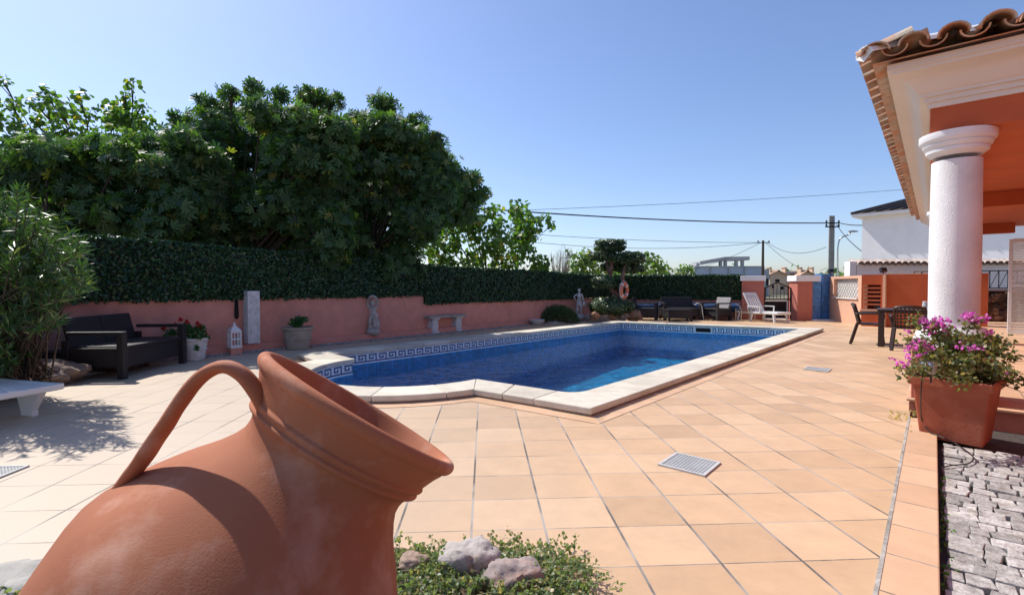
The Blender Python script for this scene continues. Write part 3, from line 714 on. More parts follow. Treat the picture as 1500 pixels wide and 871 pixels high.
for i in range(420):
    s=random.uniform(4.3,8.6); q=o_+Vector((.652,.758,0))*s+Vector((.757,-.653,0))*(abs(random.gauss(0,.02))+.005)
    if noise.noise(q*4)>-.05: P.append((q.x,q.y,-.06+random.uniform(0,.02)))
struct(leaves('joint_weeds',P,[(0,0,1)]*len(P),.016,T_ROUND,leafmat('weed',(.03,.10,.015),(.08,.2,.03)),jit=.8),'stuff')
# ============================================================ planter with bougainvillea
pl=thing('bougainvillea_planter','square terracotta planter of bougainvillea with magenta blossom, in front of the near column','planter',(3.62,3.985,-.04),R(-52.3))
mb=MB()
def ring(z,h,r=.012): return [Vector((x,y,z)) for x,y in ((-h+r,-h),(h-r,-h),(h,-h+r),(h,h-r),(h-r,h),(-h+r,h),(-h,h-r),(-h,-h+r))]
lv=[(0,.19),(.43,.235),(.435,.262),(.50,.266),(.505,.245),(.44,.22),(.43,.0)]
vs=[p for z,h in lv for p in (ring(z,h) if h>0 else ring(z,.001,.0005))]
fs=[tuple(reversed(range(8)))]+[(i*8+k,i*8+(k+1)%8,(i+1)*8+(k+1)%8,(i+1)*8+k) for i in range(len(lv)-1) for k in range(8)]
mb.add(vs,fs); mb.build('pot',M_PLANTER,pl,local=True,bevel=.008)
mb=MB(); mb.prism(ring(0,.225),.40,.45); mb.build('soil',M_SOIL,pl,local=True)
mb=MB(); tips=[]; base=Vector((3.62,3.985,.42))
targets=[D(x,y,z) for x,y,z in ((1370,480,4.0),(1335,500,3.9),(1330,545,3.7),(1400,500,3.9),(1425,470,4.2),(1450,510,4.0),(1480,520,3.9),(1490,555,3.8),(1420,530,3.7),(1370,525,3.75),(1390,490,4.2),(1440,495,4.3),(1465,545,3.7),(1350,520,4.0),(1405,555,3.62),(1345,470,4.1),(1470,500,4.2))]
for tg in targets:
    mid=base.lerp(tg,.5)+Vector((0,0,.10)); pts=[base.lerp(mid,.0),base.lerp(mid,.6)+Vector((0,0,.03)),mid,tg.lerp(mid,.4)+Vector((0,0,.02)),tg]
    mb.tube(pts,[.009,.007,.006,.004,.002],5); tips+=pts[1:]
for tg in ((1500,528,4.0),(1500,575,3.6)):
    e=D(*tg); mb.tube([base,base.lerp(e,.5)+Vector((0,0,.06)),e],[.007,.005,.002],5)
mb.build('stems',M_BARK,pl)
cl=[(p.x,p.y,p.z,.085,.085,.06) for p in tips]+[(3.62,3.98,.50,.24,.22,.10),(3.7,3.95,.56,.22,.2,.1),(3.78,3.9,.5,.2,.15,.08),(3.42,4.0,.52,.1,.1,.08)]
P,N_=clump_points(cl,4200,.2); leaves('foliage',P,N_,.026,T_ROUND,leafmat('boug_leaf',(.06,.085,.03),(.16,.17,.06),(.30,.25,.12),trans=.3,thr=.85),pl,jit=.6)
fl=[]
for x,y,r,dd in ((1368,478,.06,4.0),(1352,470,.035,4.05),(1378,470,.045,4.05),(1385,486,.035,4.0),(1335,508,.035,3.85),(1345,500,.035,3.85),(1362,510,.03,3.8),(1322,533,.03,3.7),(1348,518,.02,3.75),(1330,487,.02,3.9),(1424,466,.045,4.15),(1440,466,.035,4.15),(1414,462,.03,4.15),(1406,507,.022,3.75),(1425,511,.02,3.75),(1432,508,.02,3.75),(1310,527,.02,3.7),(1395,478,.02,4.0),(1450,487,.02,4.1),(1330,522,.02,3.75),(1475,546,.015,3.7)):
    p=D(x,y,dd); fl.append((p.x,p.y,p.z,r*1.25,r*1.25,r))
P,N_=clump_points(fl,6500,.2); leaves('blossom',P,N_,.022,T_ROUND,leafmat('bract',(.48,.06,.38),(.75,.22,.62),trans=.45,tc=(1.6,1.1,1.6)),pl,jit=.7)
# solar lamp in the planter rim
sl_=G(1362,545,.47); p=D(1364,530,3.79)
so=thing('solar_lamp','round silver solar lamp standing in the front corner of the terracotta planter','lamp',(p.x,p.y,p.z-.09))
mb=MB(); mb.lathe([(.0,.088),(.03,.10),(.055,.094),(.074,.078),(.076,.070),(.05,.066),(.0,.066)],32); mb.build('cap',mat('silver',(.7,.7,.72),.25,metal=.9),so,local=True,smooth=50)
mb=MB(); mb.lathe([(.034,.066),(.036,.03),(.03,.0),(.0,-.002)],24); mb.build('lens',mat('frosted_plastic',(.42,.40,.34),.3),so,local=True,smooth=50)
mb=MB(); mb.lathe([(.008,.0),(.006,-.07)],10); mb.build('stake',M_BLACK,so,local=True)
# power cord
pts=[D(1352,545,3.72),D(1349,575,3.74),G(1350,612,.12),G(1362,632,.02),G(1385,642,-.0),G(1404,652,-.03),G(1425,668,-.03),G(1419,678,-.03),G(1395,681,-.03),G(1380,684,-.03)]
def smooth_pts(pts,n=6):
    pts=[Vector(p) for p in pts]; o=[]; P=[pts[0]]+pts+[pts[-1]]
    for i in range(1,len(P)-2):
        for k in range(n):
            t=k/n; a,b,c,d=P[i-1],P[i],P[i+1],P[i+2]
            o.append(.5*((2*b)+(-a+c)*t+(2*a-5*b+4*c-d)*t*t+(-a+3*b-3*c+d)*t**3))
    o.append(pts[-1]); return o
mb=MB(); mb.tube(smooth_pts(pts),.0045,6); tag(mb.build('power_cord',M_BLACK,smooth=True),'thin black cord hanging beside the terracotta planter onto the cobbles','cord')
# ============================================================ drain grates
def grate(c,a,label,w=.31):
    t=thing('drain_grate',label,'drain cover',(c.x,c.y,.0),a,'floor drain grates')
    mb=MB(); h=w/2; f=.018
    for x0,x1,y0,y1 in ((-h,h,-h,-h+f),(-h,h,h-f,h),(-h,-h+f,-h+f,h-f),(h-f,h,-h+f,h-f)): mb.boxb(x0,x1,y0,y1,.001,.012)
    mb.build('frame',mat('grate_frame',(.50,.50,.48),.6,.1,20),t,local=True)
    mb=MB(); n=13; s=(w-2*f)/n
    for i in range(n+1):
        x=-h+f+i*s; mb.boxb(x-.005,x+.005,-h+f,h-f,.0055,.009); mb.boxb(-h+f,h-f,x-.005,x+.005,.005,.0086)
    mb.build('grid',mat('grate_metal',(.42,.42,.41),.5),t,local=True)
    mb=MB(); mb.boxb(-h+f,h-f,-h+f,h-f,.002,.004); mb.build('pit',M_BLK,t,local=True); return t
grate(G(1010,680),UA,'square perforated drain grate in the tiles in front of the pool corner')
grate(G(1197,541),UA,'small drain grate far out in the tiles on the way to the table')
grate(G(5,697)+Vector((-.14,0,0)),UA+R(-46),'drain grate at the left edge of the sunlit tiles below the white lounger')
# ============================================================ amphora
JA=Vector((.506,.277,.817)).normalized()
JC=D(532,597,1.0)
zax=JA; xax=(Vector((1,0,0))-zax*zax.x).normalized(); yax=zax.cross(xax)
JM=Matrix.Translation(JC)@Matrix(((xax.x,yax.x,zax.x,0),(xax.y,yax.y,zax.y,0),(xax.z,yax.z,zax.z,0),(0,0,0,1)))
jar=thing('terracotta_jar','huge tilted terracotta jar with a looping handle, lying on the planting bed in the foreground','jar',(JC.x-.55,JC.y-.3,0))
k=1/720
jp=[(0,-1.06),(.12,-1.05),(.18,-1.00),(.225,-.93),(.262,-.85),(.288,-.70),(.292,-.55),(.299,-.45),(.301,-.36),(.272,-.29),(.231,-.23),(.190,-.18),(.170,-.145),(.166,-.125),(.170,-.108),(.178,-.100),(.185,-.096),(.187,-.091),(.184,-.086),(.189,-.081),(.191,-.076),(.188,-.071),(.190,-.066),(.200,-.046),(.208,-.034),(.211,-.028),(.218,-.024),(.223,-.017),(.224,-.009),(.220,-.002),(.212,.001),(.204,-.003),(.198,-.014),(.188,-.04),(.175,-.075),(.155,-.11),(.148,-.15),(.18,-.24),(.27,-.36),(.29,-.6),(.25,-.85),(.12,-1.02),(0,-1.03)]
def dense(pr,n=4):
    P=[pr[0]]+pr+[pr[-1]]; o=[]
    for i in range(1,len(P)-2):
        for k in range(n):
            t=k/n; o.append(tuple(.5*((2*P[i][j])+(-P[i-1][j]+P[i+1][j])*t+(2*P[i-1][j]-5*P[i][j]+4*P[i+1][j]-P[i+2][j])*t*t+(-P[i-1][j]+3*P[i][j]-3*P[i+1][j]+P[i+2][j])*t**3) for j in (0,1)))
    o.append(pr[-1]); return [(max(0,a),b) for a,b in o]
mb=MB(); mb.lathe(dense(jp,3),128,JM,cap=False)
for v in mb.v:   # hand-thrown wobble
    q=noise.noise(v*5)*.0035+noise.noise(v*14)*.0012; dv=(v-JC); r=dv-JA*dv.dot(JA)
    if r.length>.02: v+=r.normalized()*(q+.00045*math.sin(dv.dot(JA)*330)*(1 if dv.dot(JA)<-.12 else 0))
M_JAR=mat('jar_clay',(.36,.125,.06),.82,.22,2.5,.10,300,col2=(.60,.38,.28),c2scale=4.5,c2lo=.50,c2hi=.82,spec=.35)
mb.build('body',M_JAR,jar,smooth=True)
hp=[(412,662,.87),(404,640,.875),(391,604,.875),(374,570,.865),(354,547,.855),(330,537,.845),(305,544,.84),(281,565,.835),(262,592,.83),(241,625,.83),(221,655,.83),(205,678,.83),(191,697,.835),(181,716,.84),(178,740,.85)]
pts=smooth_pts([D(x,y,d) for x,y,d in hp],5); nP=len(pts)
rad=[]
for i in range(nP):
    t=i/(nP-1); r=.0122+.006*math.exp(-((t)/.05)**2)+.008*math.exp(-((1-t)/.07)**2)-.001*math.sin(t*math.pi); rad.append(r)
mb=MB(); mb.tube(pts,rad,20,side=(0,1,0),flat=1.75)
for v in mb.v: v+=Vector((noise.noise(v*25),noise.noise(v*25+Vector((9,0,0))),noise.noise(v*25+Vector((0,9,0)))))*.0016
mb.build('handle',M_JAR,jar,smooth=True)
# ============================================================ planting bed
mb=MB(); nx,ny=60,40; vs=[];fs=[]
for j in range(ny+1):
    for i in range(nx+1):
        x=-2.4+i*3.1/nx; y=.2+j*2.3/ny
        e=((x+.83)/1.3)**2+((y-1.2)/1.05)**2; h_=.10*max(-.6,(1-e))+.03*noise.noise(Vector((x*5,y*5,0)))
        vs.append((x,y,h_-.01))
for j in range(ny):
    for i in range(nx): a=j*(nx+1)+i; fs.append((a,a+1,a+nx+2,a+nx+1))
mb.add(vs,fs); struct(mb.build('planting_bed',M_SOIL,smooth=True))
def rock(px,py,dy,r,sd,label,mat_=None,rz=0,z=None,group=None):
    p=D(px,py,dy) if z is None else z
    mb=MB(); mb.blob((0,0,0),r,sd,.35,4,1.4); 
    rm=Matrix.Rotation(rz,3,'Z'); mb.v=[rm@v for v in mb.v]
    o=mb.build('rock',mat_ or M_ROCK,local=True,smooth=55); o.location=p; tag(o,label,'rock',group); return o
rock(686,822,2.02,(.125,.10,.085),3,'pale grey pointed rock in the planting bed right of the jar')
rock(756,846,1.93,(.135,.10,.075),8,'brown and grey rock half covered by creeping plants, rightmost in the planting bed',mat('brown_rock',(.34,.27,.25),.9,.25,9,1,30,col2=(.30,.14,.07),c2scale=5))
rock(606,822,2.0,(.06,.05,.035),5,'small brownish rock close beside the right side of the jar',mat('rusty_rock',(.34,.24,.18),.9,.3,12,1,30))
rock(8,872,1.9,(.22,.30,.05),11,'flat grey stone at the lower left edge, left of the jar',M_STONE,rz=.4)
rock(70,858,1.92,(.14,.10,.04),14,'low grey stone just left of the jar body',M_STONE)
P=[];Nn=[]
mbs=MB()
def creeper(x,y,h,spread,nst):
    for s in range(nst):
        a=random.random()*6.28; L=spread*random.uniform(.4,1); p0=Vector((x+random.gauss(0,.05),y+random.gauss(0,.05),.02)); 
        p1=p0+Vector((math.cos(a)*L*.5,math.sin(a)*L*.5,h*random.uniform(.5,1.1))); p2=p0+Vector((math.cos(a)*L,math.sin(a)*L,h*random.uniform(.3,1.3)))
        mbs.tube([p0,p1,p2],[.0016,.0014,.0008],3,cap=False)
        for k in range(random.randint(10,20)):
            t=random.uniform(.25,1); q=p0*(1-t)**2+p1*2*t*(1-t)+p2*t*t; q=q.lerp(q,1)
            P.append((q.x+random.gauss(0,.006),q.y+random.gauss(0,.006),q.z+random.gauss(0,.006))); Nn.append((random.gauss(0,1),random.gauss(0,1),1))
for i in range(170):
    g_=random.random()
    x=random.uniform(-.50,.20); yy=random.uniform(1.6,2.12)-.12*max(0,x)
    creeper(x,yy,.055,.13,4)
for i in range(26): creeper(random.uniform(.05,.36),random.uniform(1.75,2.0),.05,.16,3)
for i in range(30): creeper(random.uniform(-2.0,-1.2),random.uniform(1.2,1.9),.04,.14,3)
struct(mbs.build('ground_cover_stems',mat('green_stem',(.22,.22,.10),.8)),'stuff')
struct(leaves('ground_cover',P,Nn,.0135,T_ROUND,leafmat('cover_leaf',(.09,.14,.06),(.24,.31,.15),(.40,.32,.20),trans=.3,thr=.86),jit=.7),'stuff')
# dry fallen leaves by planter
P=[];
for i in range(60):
    q=G(1325+random.gauss(0,14),608+random.gauss(0,6),.01); P.append(tuple(q))
struct(leaves('fallen_leaves',P,[(0,0,1)]*len(P),.02,T_ROUND,leafmat('litter',(.28,.2,.06),(.4,.35,.15)),jit=.5),'stuff')
# ============================================================ wicker seats
def wicker_seat(name,label,cat,L,loc,rz,D_=.72,H=.76,back=True,panels=2,bm=None,light=None,group=None):
    t=thing(name,label,cat,loc,rz,group); h=L/2; d=D_/2; bm=bm or M_DARK
    mb=MB(); mb.boxb(-h+.08,h-.08,-d+.06,d-.02,.13,.37); mb.build('seat_frame',bm,t,local=True,bevel=.01)
    mb=MB(); mb.boxb(-h+.075,h-.075,-d+.03,d-.1,.37,.42); mb.build('seat',bm,t,local=True,bevel=.015)
    for sx in (-1,1):
        for sy in (-1,1):
            mb=MB(); x=sx*(h-.045); mb.boxb(x-.045,x+.045,sy*(d-.04)-.04,sy*(d-.04)+.04,0,.58 if sy<0 else .5); mb.build('leg',bm,t,local=True,bevel=.008)
        mb=MB(); x=sx*(h-.045); mb.boxb(x-.05,x+.05,-d,d-.05,.565,.61); mb.build('armrest',bm,t,local=True,bevel=.012)
        mb=MB(); mb.boxb(x-.03,x+.03,-d+.08,d-.08,.16,.40); mb.build('side_panel',bm,t,local=True,bevel=.005)
    if back:
        w=(L-.16)/panels
        for k in range(panels):
            x=-h+.08+w*(k+.5); mb=MB(); mb.box((x,d+.01,.58),(w-.008,.05,.42),rx=R(-14)); b=mb.build('backrest',light or bm,t,local=True,bevel=.02)
    return t
# near loveseat, faces +x
c=(G(175,557)+G(258,533))/2
rz=math.atan2(.95,.12)  # front(-y) -> +x
wicker_seat('wicker_sofa','dark brown wicker two-seat sofa standing in tree shade against the pink wall at the left','sofa',1.38,(c.x-.32,c.y+.06,0),R(94),D_=.74,H=.78)
# far group
def at(px,Y): r=ray(px,418); return (r.x/r.y*Y,Y)
x,y=at(947,17.25); wicker_seat('wicker_armchair','dark wicker armchair left of the far loveseat, turned sideways beside the topiary tree','armchair',.78,(x,y,0),R(70),D_=.75,panels=1,group='dark wicker armchairs by the rear wall')
x,y=at(996,17.35); wicker_seat('wicker_sofa','dark wicker loveseat facing the pool against the rear wall, behind the low wicker table','sofa',1.30,(x,y,0),R(-2))
x,y=at(1049,17.05); wicker_seat('wicker_armchair','dark wicker armchair with a sunlit pale backrest, right of the far loveseat','armchair',.74,(x,y,0),R(-62),D_=.72,panels=1,light=M_SUNWICK,group='dark wicker armchairs by the rear wall')
x,y=at(994,16.6); t=thing('coffee_table','low dark wicker coffee table in front of the far loveseat','table',(x,y,0))
mb=MB(); mb.boxb(-.42,.42,-.25,.25,.36,.40); mb.build('tabletop',M_DARK,t,local=True,bevel=.008)
mb=MB(); mb.boxb(-.40,.40,-.23,.23,.10,.36); mb.build('skirt',M_DARK,t,local=True)
for sx in (-1,1):
    for sy in (-1,1): mb=MB(); mb.boxb(sx*.37-.03,sx*.37+.03,sy*.2-.03,sy*.2+.03,0,.1); mb.build('leg',M_DARK,t,local=True)
# pool cover roll
a=FW(.75,.30,.40); b=FW(FWL-.25,.30,.40)
pc_=thing('rolled_pool_cover','blue rolled pool cover lying along the rear wall behind the wicker chairs','pool cover',((a+b)/2-Vector((0,0,.4))))
mb=MB(); mb.tube([a.lerp(b,i/20)+Vector((0,0,.02*math.sin(i*1.7))) for i in range(21)],.17,14); mb.build('cover_roll',M_COVER,pc_,smooth=50)
mb=MB(); mb.tube([a.lerp(b,-.01),a.lerp(b,1.01)],.035,10); mb.build('roller_tube',M_METAL,pc_)
for q in (a.lerp(b,.02),a.lerp(b,.45),a.lerp(b,.98)):
    mb=MB(); mb.bar(q+Vector((.08,-.2,-.4)),q,.03,.03); mb.bar(q+Vector((-.08,.2,-.4)),q,.03,.03); mb.build('stand',M_METAL,pc_)
# hose loops (white) hanging
def hose(px,label):
    q=Vector((*at(px,16.9),.0)); mb=MB(); mb.tube(smooth_pts([q+Vector((-.28,0,.52)),q+Vector((-.18,0,.6)),q+Vector((-.05,0,.5)),q+Vector((0,0,.2)),q+Vector((.03,0,.02))],5),.012,6); 
    o=mb.build('pool_hose',M_WPLAS,smooth=True); tag(o,label,'hose')
hose(1030,'thin white hose hanging off the blue pool cover left of the pale-backed armchair')
# metal side table
x,y=at(1092,16.7); t=thing('side_table','small metal framed side table left of the white lounger','table',(x,y,0),R(0))
for sx in (-1,1):
    for sy in (-1,1): mb=MB(); mb.bar((sx*.23,sy*.2,0),(sx*.23,sy*.2,.40),.022,.022); mb.build('leg',M_METAL,t,local=True)
mb=MB(); mb.boxb(-.26,.26,-.22,.22,.40,.415); mb.build('tabletop',mat('smoked_glass',(.05,.09,.13),.1),t,local=True)
for s in (-1,1):
    mb=MB(); mb.tube(smooth_pts([(s*.24,-.2,.42),(s*.30,-.2,.52),(s*.42,-.2,.60)],5),.010,6); mb.build('arm',M_METAL,t,local=True)
# white lounger, far
def lounger(label,loc,rz,raise_=55,group=None,L=1.85):
    t=thing('sun_lounger',label,'sun lounger',loc,rz,group)
    # x along length, foot at -x ; back hinged at x=.25
    mb=MB()
    for s in (-1,1): mb.boxb(-L/2,.85,s*.31-.035,s*.31+.035,.26,.33)
    mb.boxb(-L/2-.02,-L/2+.06,-.33,.33,.25,.335); mb.build('frame',M_WPLAS,t,local=True,bevel=.014)
    mb=MB()
    for i in range(9): x=-L/2+.10+i*.125; mb.boxb(x,x+.095,-.28,.28,.305,.328)
    mb.build('seat_slats',M_WPLAS,t,local=True,bevel=.006)
    for x in (-L/2+.15,.25,.75):
        for s in (-1,1): mb=MB(); mb.bar((x,s*.31,.27),(x-.07 if x<0 else x+.05,s*.34,0),.07,.05); mb.build('leg',M_WPLAS,t,local=True,bevel=.008)
    ca,sa=math.cos(R(raise_)),math.sin(R(raise_)); hx=.28
    mb=MB()
    for y in (-.27,-.16,-.055,.055,.16,.27): mb.bar((hx,y,.33),(hx+.66*ca,y,.33+.66*sa),.055,.025,up=(-sa,0,ca))
    for r_ in (0.02,.66): mb.bar((hx+r_*ca,-.31,.33+r_*sa),(hx+r_*ca,.31,.33+r_*sa),.10,.03,up=(-sa,0,ca))
    for s in (-1,1): mb.bar((hx,s*.31,.33),(hx+.70*ca,s*.31,.33+.70*sa),.05,.04,up=(-sa,0,ca))
    mb.build('backrest',M_WPLAS,t,local=True,bevel=.008)
    for s in (-1,1):
        mb=MB(); mb.bar((hx-.35,s*.37,.50),(hx+.12,s*.37,.50),.055,.03); mb.bar((hx-.33,s*.36,.28),(hx-.33,s*.37,.49),.035,.035); mb.bar((hx+.1,s*.36,.30),(hx+.1,s*.37,.49),.035,.035); mb.build('armrest',M_WPLAS,t,local=True,bevel=.006)
    return t
x,y=at(1128,16.55); lounger('white plastic sun lounger with raised slatted back beside the garden gate',(x-.22,y-.15,0),R(118),62,L=1.3)
# near white lounger at left edge
t=thing('sun_lounger','white plastic lounger end poking in at the left edge, dappled by leaf shade','sun lounger',(-5.1,4.35,0),R(-16))
M=_M[t.name]
mb=MB(); mb.box((0,-.36,.285),(1.9,.06,.055)); mb.box((0,.36,.285),(1.9,.06,.055)); mb.box((.93,0,.285),(.06,.70,.055)); mb.build('frame',M_WPLAS,t,local=True,bevel=.012)
mb=MB()
for i in range(17): mb.box((-.9+i*.107,0,.292),(.085,.66,.028))
mb.build('seat_slats',M_WPLAS,t,local=True,bevel=.006)
for s in (-1,1):
    mb=MB(); mb.add([(.80,s*.33-.025,.26),(.42,s*.33-.025,.26),(.50,s*.33-.025,.04),(.50,s*.33-.025,0),(.66,s*.33-.025,0),(.66,s*.33-.025,.06)]+[(.80,s*.33+.025,.26),(.42,s*.33+.025,.26),(.50,s*.33+.025,.04),(.50,s*.33+.025,0),(.66,s*.33+.025,0),(.66,s*.33+.025,.06)],[(0,1,2,3,4,5),(11,10,9,8,7,6)]+[(i,i+6,(i+1)%6+6,(i+1)%6) for i in range(6)])
    mb.build('leg',M_WPLAS,t,local=True,bevel=.008)
    mb=MB(); mb.boxb(-.7,-.5,s*.33-.025,s*.33+.025,0,.26); mb.build('leg',M_WPLAS,t,local=True)
# ============================================================ table and chairs
TX=Vector((7.80,9.70,0))
t=thing('garden_table','dark brown square plastic table between the two chairs, left of the column','table',TX,R(-37))
for sx in (-1,1):
    for sy in (-1,1): mb=MB(); mb.boxb(sx*.40-.05,sx*.40+.05,sy*.40-.05,sy*.40+.05,0,.68); mb.build('leg',M_BROWN,t,local=True,bevel=.006)
mb=MB(); mb.boxb(-.47,.47,-.47,.47,.70,.735); mb.build('tabletop',M_BROWN,t,local=True,bevel=.01)
mb=MB(); mb.boxb(-.43,.43,-.43,.43,.665,.70); mb.build('apron',M_BROWN,t,local=True)
def pchair(label,loc,rz,group='brown plastic garden chairs'):
    t=thing('garden_chair',label,'chair',loc,rz,group)   # faces -y
    mb=MB(); mb.boxb(-.21,.21,-.24,.18,.40,.43); mb.build('seat',M_BROWN,t,local=True,bevel=.012)
    for sx in (-1,1):
        mb=MB(); mb.bar((sx*.22,-.22,.42),(sx*.26,-.27,0),.055,.045); mb.build('leg',M_BROWN,t,local=True,bevel=.006)
        mb=MB(); mb.bar((sx*.21,.17,.42),(sx*.25,.28,0),.055,.045); mb.build('leg',M_BROWN,t,local=True,bevel=.006)
        mb=MB(); mb.tube(smooth_pts([(sx*.25,.20,.62),(sx*.27,-.05,.64),(sx*.27,-.24,.63),(sx*.25,-.26,.54),(sx*.22,-.23,.42)],5),.022,8,flat=1.3); mb.build('armrest',M_BROWN,t,local=True,smooth=True)
    # curved lattice back
    mb=MB()
    def bp(u,v): # u -1..1, v 0..1
        a=u*.95; return Vector((.25*math.sin(a)*(1+.08*v),.17+.10*v-.10*(1-math.cos(a)),.43+.40*v-.035*u*u*v))
    for i in range(9):
        u=-1+i/4; mb.tube([bp(u,v/6) for v in range(7)],.014 if abs(u)<.9 else .022,6)
    for j,vv in enumerate((0.05,.25,.4,.55,.7,.96)): mb.tube([bp(-1+k_/8,vv) for k_ in range(17)],.013 if vv<.9 else .030,6)
    mb.build('backrest',M_BROWN,t,local=True,smooth=True)
    return t
pchair('brown plastic garden chair seen side on, left of the dark table',(7.34,10.13,0),R(53))
pchair('brown plastic garden chair with its latticed back turned, in front of the dark table',(7.37,9.12,0),R(143))
def onT(px,py,dy): p=D(px,py,dy); return (p.x,p.y,.735)
t=thing('fruit_bowl','shallow yellow dish on the dark garden table','dish',onT(1342,450,9.87)); mb=MB(); mb.lathe([(.06,0),(.13,.04),(.14,.045),(.12,.04),(.05,.012),(0,.012)],24); mb.build('dish',mat('yellow_glaze',(.65,.38,.04),.3),t,local=True,smooth=40)
t=thing('glass_jar','clear grey glass jar on the right side of the dark table','jar',onT(1356,448,9.72)); mb=MB(); mb.lathe([(.05,0),(.055,.01),(.055,.10),(.045,.12),(.045,.13)],24); mb.build('jar',mat('grey_glass',(.45,.48,.50),.15),t,local=True,smooth=40)
mb=MB(); mb.lathe([(.05,.13),(.05,.15),(0,.152)],24); mb.build('lid',M_WPLAS,t,local=True)
# ============================================================ things along the pink wall
t=thing('stone_pedestal','tall square pale stone pedestal standing on the wall plinth','pedestal',LW(.72,.12,.13)+Vector((0,0,.02)),UA)
h=.95
mb=MB(); mb.boxb(-.105,.105,-.105,.105,0,h); b=mb.build('shaft',M_STONEW,t,local=True,bevel=.008)
for sx,sy in ((0,-1),(-1,0)):
    mb=MB(); 
    q=[(-.06,.10),(.06,.10),(.06,.78),(.035,.80),(.03,.84),(0,.86),(-.03,.84),(-.035,.80),(-.06,.78)]
    pp=[Vector((a,-.107,z)) if sy else Vector((-.107,a,z)) for a,z in q]; mb.tube(pp+[pp[0]],.006,5); mb.build('panel_moulding',M_STONEW,b,local=True)
t=thing('strap','black cloth strip hanging down the pink wall left of the pedestal','cloth',LW(.50,.02,.62)); mb=MB()
mb.box((0,0,0),(.055,.03,.02)); pts=[LW(.50,.03,z) for z in (.97,.9,.75,.65,.60)]; mb=MB(); mb.tube(pts,[.02,.028,.034,.036,.02],8,flat=1.1); mb.build('strip',M_BLK,t)
t=thing('lantern','small white house-shaped lantern with window slots, beside the pedestal','lantern',LW(.36,.30,0),UA)
mb=MB(); 
for sx in (-1,1):
    for sy in (-1,1): mb.boxb(sx*.075-.012,sx*.075+.012,sy*.075-.012,sy*.075+.012,.14,.40)
for z in (.14,.26,.38):
    for s in (-1,1): mb.boxb(-.085,.085,s*.075-.01,s*.075+.01,z,z+.025); mb.boxb(s*.075-.01,s*.075+.01,-.062,.062,z+.001,z+.024)
for s in (-1,1):
    for x in (-.03,.02): mb.boxb(x,x+.014,s*.074-.008,s*.074+.008,.165,.38); mb.boxb(s*.074-.008,s*.074+.008,x,x+.014,.166,.379)
mb.build('frame',M_WPLAS,t,local=True)
mb=MB(); mb.boxb(-.095,.095,-.095,.095,.12,.14); mb.build('base',M_WPLAS,t,local=True)
mb=MB(); mb.lathe([(.13,.405),(.10,.44),(.03,.50),(.02,.52),(.03,.54),(0,.56)],4,a0=math.pi/4); mb.build('roof',M_WPLAS,t,local=True)
mb=MB(); mb.boxb(-.085,.085,-.085,.085,0.0,.12); mb.build('foot',M_PINK,t,local=True)
def potted(label,c,rt,rb,h_,m,rim=True,seg=32):
    t=thing('potted_plant',label,'potted plant',c)
    pr=[(rb*.9,0),(rb,.01),(rb+(rt-rb)*.45,h_*.45),(rb+(rt-rb)*.45+.012,h_*.46),(rb+(rt-rb)*.5+.012,h_*.5),(rb+(rt-rb)*.5,h_*.52),(rt*.95,h_*.86),(rt*1.02,h_*.88),(rt*1.06,h_*.9),(rt*1.06,h_),(rt*.96,h_),(rt*.93,h_*.9),(0,h_*.89)]
    mb=MB(); mb.lathe(pr,seg); mb.build('pot',m,t,local=True,smooth=40); return t
M_PBUFF=mat('buff_pot',(.40,.34,.27),.9,.12,9,.5,60,col2=(.30,.25,.2),c2scale=5)
c=G(429,513); t=potted('round buff stone pot with a small clipped dark green plant, beside the pool coping',(c.x,c.y+.22,0),.265,.20,.42,M_PBUFF)
cc=[(c.x+random.uniform(-.12,.12),c.y+.22+random.uniform(-.1,.1),.50+random.uniform(-.03,.10),.09,.09,.06) for i in range(9)]
P,N_=clump_points(cc,4200,.2); leaves('foliage',P,N_,.035,T_ROUND,leafmat('pot_leaf',(.02,.08,.02),(.05,.17,.04),trans=.25),t)
c=G(276,529); t=potted('white pot of trailing red geraniums right of the wicker sofa',(c.x,c.y+.15,0),.20,.14,.36,M_STONEW)
cc=[(c.x+random.uniform(-.25,.2),c.y+.12+random.uniform(-.1,.1),.42+random.uniform(-.05,.14),.07,.07,.05) for i in range(14)]+[(c.x-.35,c.y+.1,.45,.08,.08,.06),(c.x-.42,c.y+.1,.36,.06,.06,.05),(c.x+.15,c.y-.02,.22,.05,.03,.04)]
P,N_=clump_points(cc,3800,.2); leaves('foliage',P,N_,.04,T_ROUND,leafmat('geranium_leaf',(.03,.09,.03),(.07,.18,.06),trans=.3),t)
fc=[(c.x+a,c.y+.05,z,.025,.025,.02) for a,z in ((.12,.60),(-.05,.62),(-.25,.58),(.16,.55),(-.42,.52),(-.15,.66))]
P,N_=clump_points(fc,30000,.2); leaves('blossom',P,N_,.022,T_ROUND,leafmat('red_petal',(.45,.01,.01),(.6,.03,.02),trans=.3,tc=(1.3,1,1)),t)
# curved-leg stone bench
bc=(G(626,489)+G(668,486.0))/2; b0=Vector((bc.x+.05,bc.y+.12,0))
t=thing('stone_bench','pale carved stone bench with scroll legs along the pink wall','bench',b0,UA)
mb=MB(); mb.boxb(-.64,.64,-.18,.18,.395,.45); mb.build('seat',M_STONE,t,local=True,bevel=.014)
for s in (-1,1):
    mb=MB()
    for z,r in ((.07,.10),(.19,.115),(.30,.10)):
        m_=Matrix.Translation((s*.40,0,z))@Matrix.Rotation(R(90),4,'X'); mb.lathe([(.0,-.13),(r*.75,-.125),(r,-.10),(r,.10),(r*.75,.125),(0,.13)],20,m_)
    mb.boxb(s*.40-.11,s*.40+.11,-.15,.15,0,.05); mb.boxb(s*.40-.12,s*.40+.12,-.15,.15,.35,.395)
    mb.build('leg',M_STONEW,t,local=True,bevel=.006)
